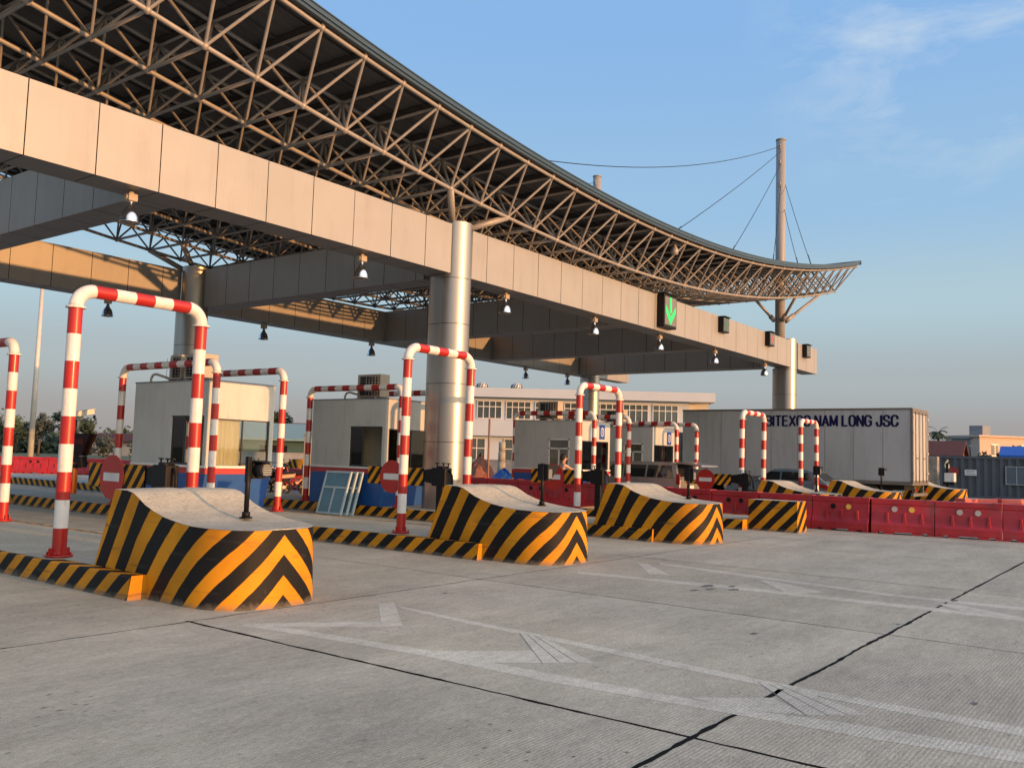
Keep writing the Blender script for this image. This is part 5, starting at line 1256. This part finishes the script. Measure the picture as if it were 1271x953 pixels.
# houses on the right
def house(x, y, rz, L_, W_, H, roof, wallm, roofm, lab, cat='house', rh=1.6, wins=()):
    t = thing('house', lab, cat, (x, y, 0), rz)
    b = MB(); b.b2((0, 0, 0), (L_, W_, H)); b.build('wall', wallm, t)
    if roof == 'gable':
        b = MB(); b.prism([(-.5, H-.1), (W_/2, H+rh), (W_+.5, H-.1), (W_+.5, H+.08), (W_/2, H+rh+.2), (-.5, H+.08)], 'x', -.4, L_+.4); b.prism([(0, H), (W_, H), (W_/2, H+rh)], 'x', 0, L_, 0); b.build('roof', roofm, t)
    else:
        b = MB(); b.b2((-.25, -.25, H), (L_+.25, W_+.25, H+.22)); b.build('roof', roofm, t)
    for (wx, wz, ww, wh, face) in wins:
        b = MB()
        if face == 'f': b.b2((wx, -.04, wz), (wx+ww, -.01, wz+wh))
        else: b.b2((L_+.01, wx, wz), (L_+.04, wx+ww, wz+wh))
        f = b.build('window', TARP if face == 'e' else WGLASS, t)
        b = MB()
        if face == 'f': b.b2((wx-.1, -.06, wz-.1), (wx+ww+.1, -.035, wz)); b.b2((wx-.1, -.06, wz+wh), (wx+ww+.1, -.035, wz+wh+.1)); b.b2((wx+ww/2-.04, -.06, wz), (wx+ww/2+.04, -.042, wz+wh))
        else: b.b2((L_+.035, wx-.1, wz-.1), (L_+.06, wx+ww+.1, wz))
        b.build('frame', WHITE, f)
    return t
# cream and grey flat roofed house: grey face towards the camera, sunlit side to the right
th = house(118.2, 22.4, R(-100), 3.0, 8.0, 5.3, 'flat', GREYW, GREYW, 'grey and cream flat roofed house with a small roof room', wins=((2.0, 3.2, .7, 1.2, 'f'),))
b = MB(); b.b2((1.6, 1.0, 5.52), (3.1, 3.5, 6.9)); b.build('roof_room', GREYW, th)
house(116.8, 19.2, R(-42), 9.5, 6, 5.5, 'flat', CREAM, CREAM, 'sunlit cream flat roofed house beyond the container', wins=((1.6, 3.4, .8, 1.2, 'f'), (5.6, 3.3, .9, 1.3, 'f')))
house(104.0, 25.6, R(-86), 6.5, 5, 3.0, 'gable', GREYW, TILE, 'low house with a terracotta roof left of the grey house', rh=1.5)
house(88.5, 12.6, R(-84), 6.0, 4, 2.9, 'gable', GREYW, TARP, 'shed with a bright blue roof at the right edge', cat='shed', rh=.7)
house(66.5, 124.5, R(-60), 6, 4, 2.0, 'gable', CREAM, TILE, 'small red roofed shelter among the trees on the left', cat='shelter', rh=1.0)
house(83.0, 104, R(-50), 6, 4, 4.0, 'gable', CREAM, TILE, 'small pink roofed house behind the green warehouse', rh=1.3)

# trees
def tree(x, y, h_, r, lab, mi=0, n=900, leaf=.34, trunk=.16, kind_='round', seed=None, sq=1.0):
    random.seed(seed if seed is not None else int(x*13+y*7))
    t = thing('tree', lab, 'tree', (x, y, 0), group='trees beyond the plaza')
    ch = max(.4, h_-2*r*sq)
    b = MB(); b.path([(0, 0, 0), (.08, .03, h_*.3), (-.05, .05, h_*.55), (0, 0, h_*.8)], [trunk, trunk*.8, trunk*.55, trunk*.2], 7)
    for i in range(5):
        a = random.uniform(0, 6.28); b.path([(0, 0, h_*random.uniform(.35, .6)), (r*.4*math.cos(a), r*.4*math.sin(a), h_*.7), (r*.7*math.cos(a), r*.7*math.sin(a), h_*.82)], [trunk*.4, trunk*.25, trunk*.1], 5)
    b.build('trunk', BARK, t, fix=False)
    b = MB(); cl = []
    for i in range(16):
        v = Vector((random.gauss(0, 1), random.gauss(0, 1), random.gauss(0, 1))).normalized()*random.uniform(.35, .85)
        cl.append((Vector((v.x*r, v.y*r, h_-r*sq+v.z*r*sq)), r*random.uniform(.25, .45)))
    for i in range(n):
        c, cr_ = random.choice(cl)
        v = Vector((random.gauss(0, 1), random.gauss(0, 1), random.gauss(0, 1))).normalized()*cr_*random.uniform(.4, 1.1)
        p = c+v; s = leaf*random.uniform(.5, 1.2)
        u = Vector((random.gauss(0, 1), random.gauss(0, 1), random.gauss(0, 1))).normalized()*s; w_ = u.orthogonal().normalized()*s*.6
        b.quad([p-u, p+w_, p+u, p-w_], 0)
    b.build('crown', LEAF[mi], t, fix=False)
    return t
TR = [(48.5, 122, 6.2, 2.6, 0, 'tall dark tree behind the left edge arch post'), (52.2, 119.1, 5.6, 2.2, 1, 'round tree left of the tall light pole'), (57.5, 127.7, 4.9, 2.6, 0, 'low broad tree behind the light pole base'),
      (51.4, 108.4, 5.0, 1.7, 2, 'leafy tree just right of the light pole'), (49.6, 98.3, 5.5, 1.7, 0, 'dark tree left of the nearest arch post'), (53.2, 101.0, 4.7, 1.6, 0, 'dark bushy tree behind the security camera'),
      (57.7, 105.2, 2.9, 2.0, 2, 'low bush right of the security camera'), (60.5, 101, 3.2, 2.0, 1, 'low bush beside the leftmost booth'), (62.2, 78.3, 5.6, 1.6, 0, 'round tree above the green warehouse'), (64.5, 77.6, 4.2, 1.3, 1, 'smaller tree at the end of the green warehouse'),
      (108.5, 24.8, 4.0, 2.0, 0, 'dark tree by the truck corner, before the terracotta roof'), (108.3, 20.0, 3.2, 1.6, 0, 'bush under the grey house'), (100.5, 16.4, 3.1, 1.3, 1, 'bush before the cream house'), (99, 13.6, 3.9, 1.5, 0, 'dark tree beside the blue shed'), (103, 17.3, 2.6, 1.5, 2, 'low bush between the houses')]
for x, y, h_, r, mi, l in TR: tree(x, y, h_, r, l, mi, n=800 if h_ > 3 else 500, leaf=.26, sq=.8)
random.seed(21)
b = MB()
for i in range(5200):
    f = random.random(); x = 40+f*50 + random.uniform(-3, 3); y = 150-f*30+random.uniform(-3, 3); z = random.random()**1.3*(2.6+1.2*math.sin(f*31)+.8*math.sin(f*77))
    s = random.uniform(.3, .75); u = Vector((random.gauss(0, 1), random.gauss(0, 1), random.gauss(0, 1))).normalized()*s; w_ = u.orthogonal().normalized()*s*.6; p = Vector((x, y, max(.1, z)))
    b.quad([p-u, p+w_, p+u, p-w_])
for i in range(3800):
    f = random.random(); x = 135+random.uniform(-3, 3)+f*6; y = 75-f*75+random.uniform(-3, 3); z = random.random()**1.3*(2.8+.9*math.sin(f*41)+.6*math.sin(f*97))
    s = random.uniform(.3, .75); u = Vector((random.gauss(0, 1), random.gauss(0, 1), random.gauss(0, 1))).normalized()*s; w_ = u.orthogonal().normalized()*s*.6; p = Vector((x, y, max(.1, z)))
    b.quad([p-u, p+w_, p+u, p-w_])
tag(kind(b.build('distant_hedgerow', LEAF[0], fix=False), 'stuff'), 'low line of distant dark scrub along the horizon', 'scrub')
# palm
t = thing('palm_tree', 'feathery palm left of the grey house', 'palm tree', (118.0, 23.9, 0))
b = MB(); b.path([(0, 0, 0), (.1, 0, 2.9), (0, 0, 6.0)], [.18, .14, .12], 8); b.build('trunk', BARK, t)
b = MB(); random.seed(9)
for i in range(22):
    a = 2*math.pi*i/22+random.uniform(-.2, .2); e = random.uniform(-.1, 1.2); Ln = random.uniform(1.1, 1.6); p = Vector((0, 0, 6.0)); d = Vector((math.cos(a)*math.cos(e), math.sin(a)*math.cos(e), math.sin(e)))
    for k in range(9):
        q = p + d*Ln/9; sd_ = d.cross(Vector((0, 0, 1))).normalized()
        for s in (-1, 1): b.quad([p, q, q+sd_*s*.30+d*.1-Vector((0, 0, .12)), p+sd_*s*.02])
        p = q; d = (d - Vector((0, 0, .17))).normalized()
b.build('fronds', LEAF[0], t, fix=False)
print('objects', len(bpy.data.objects))
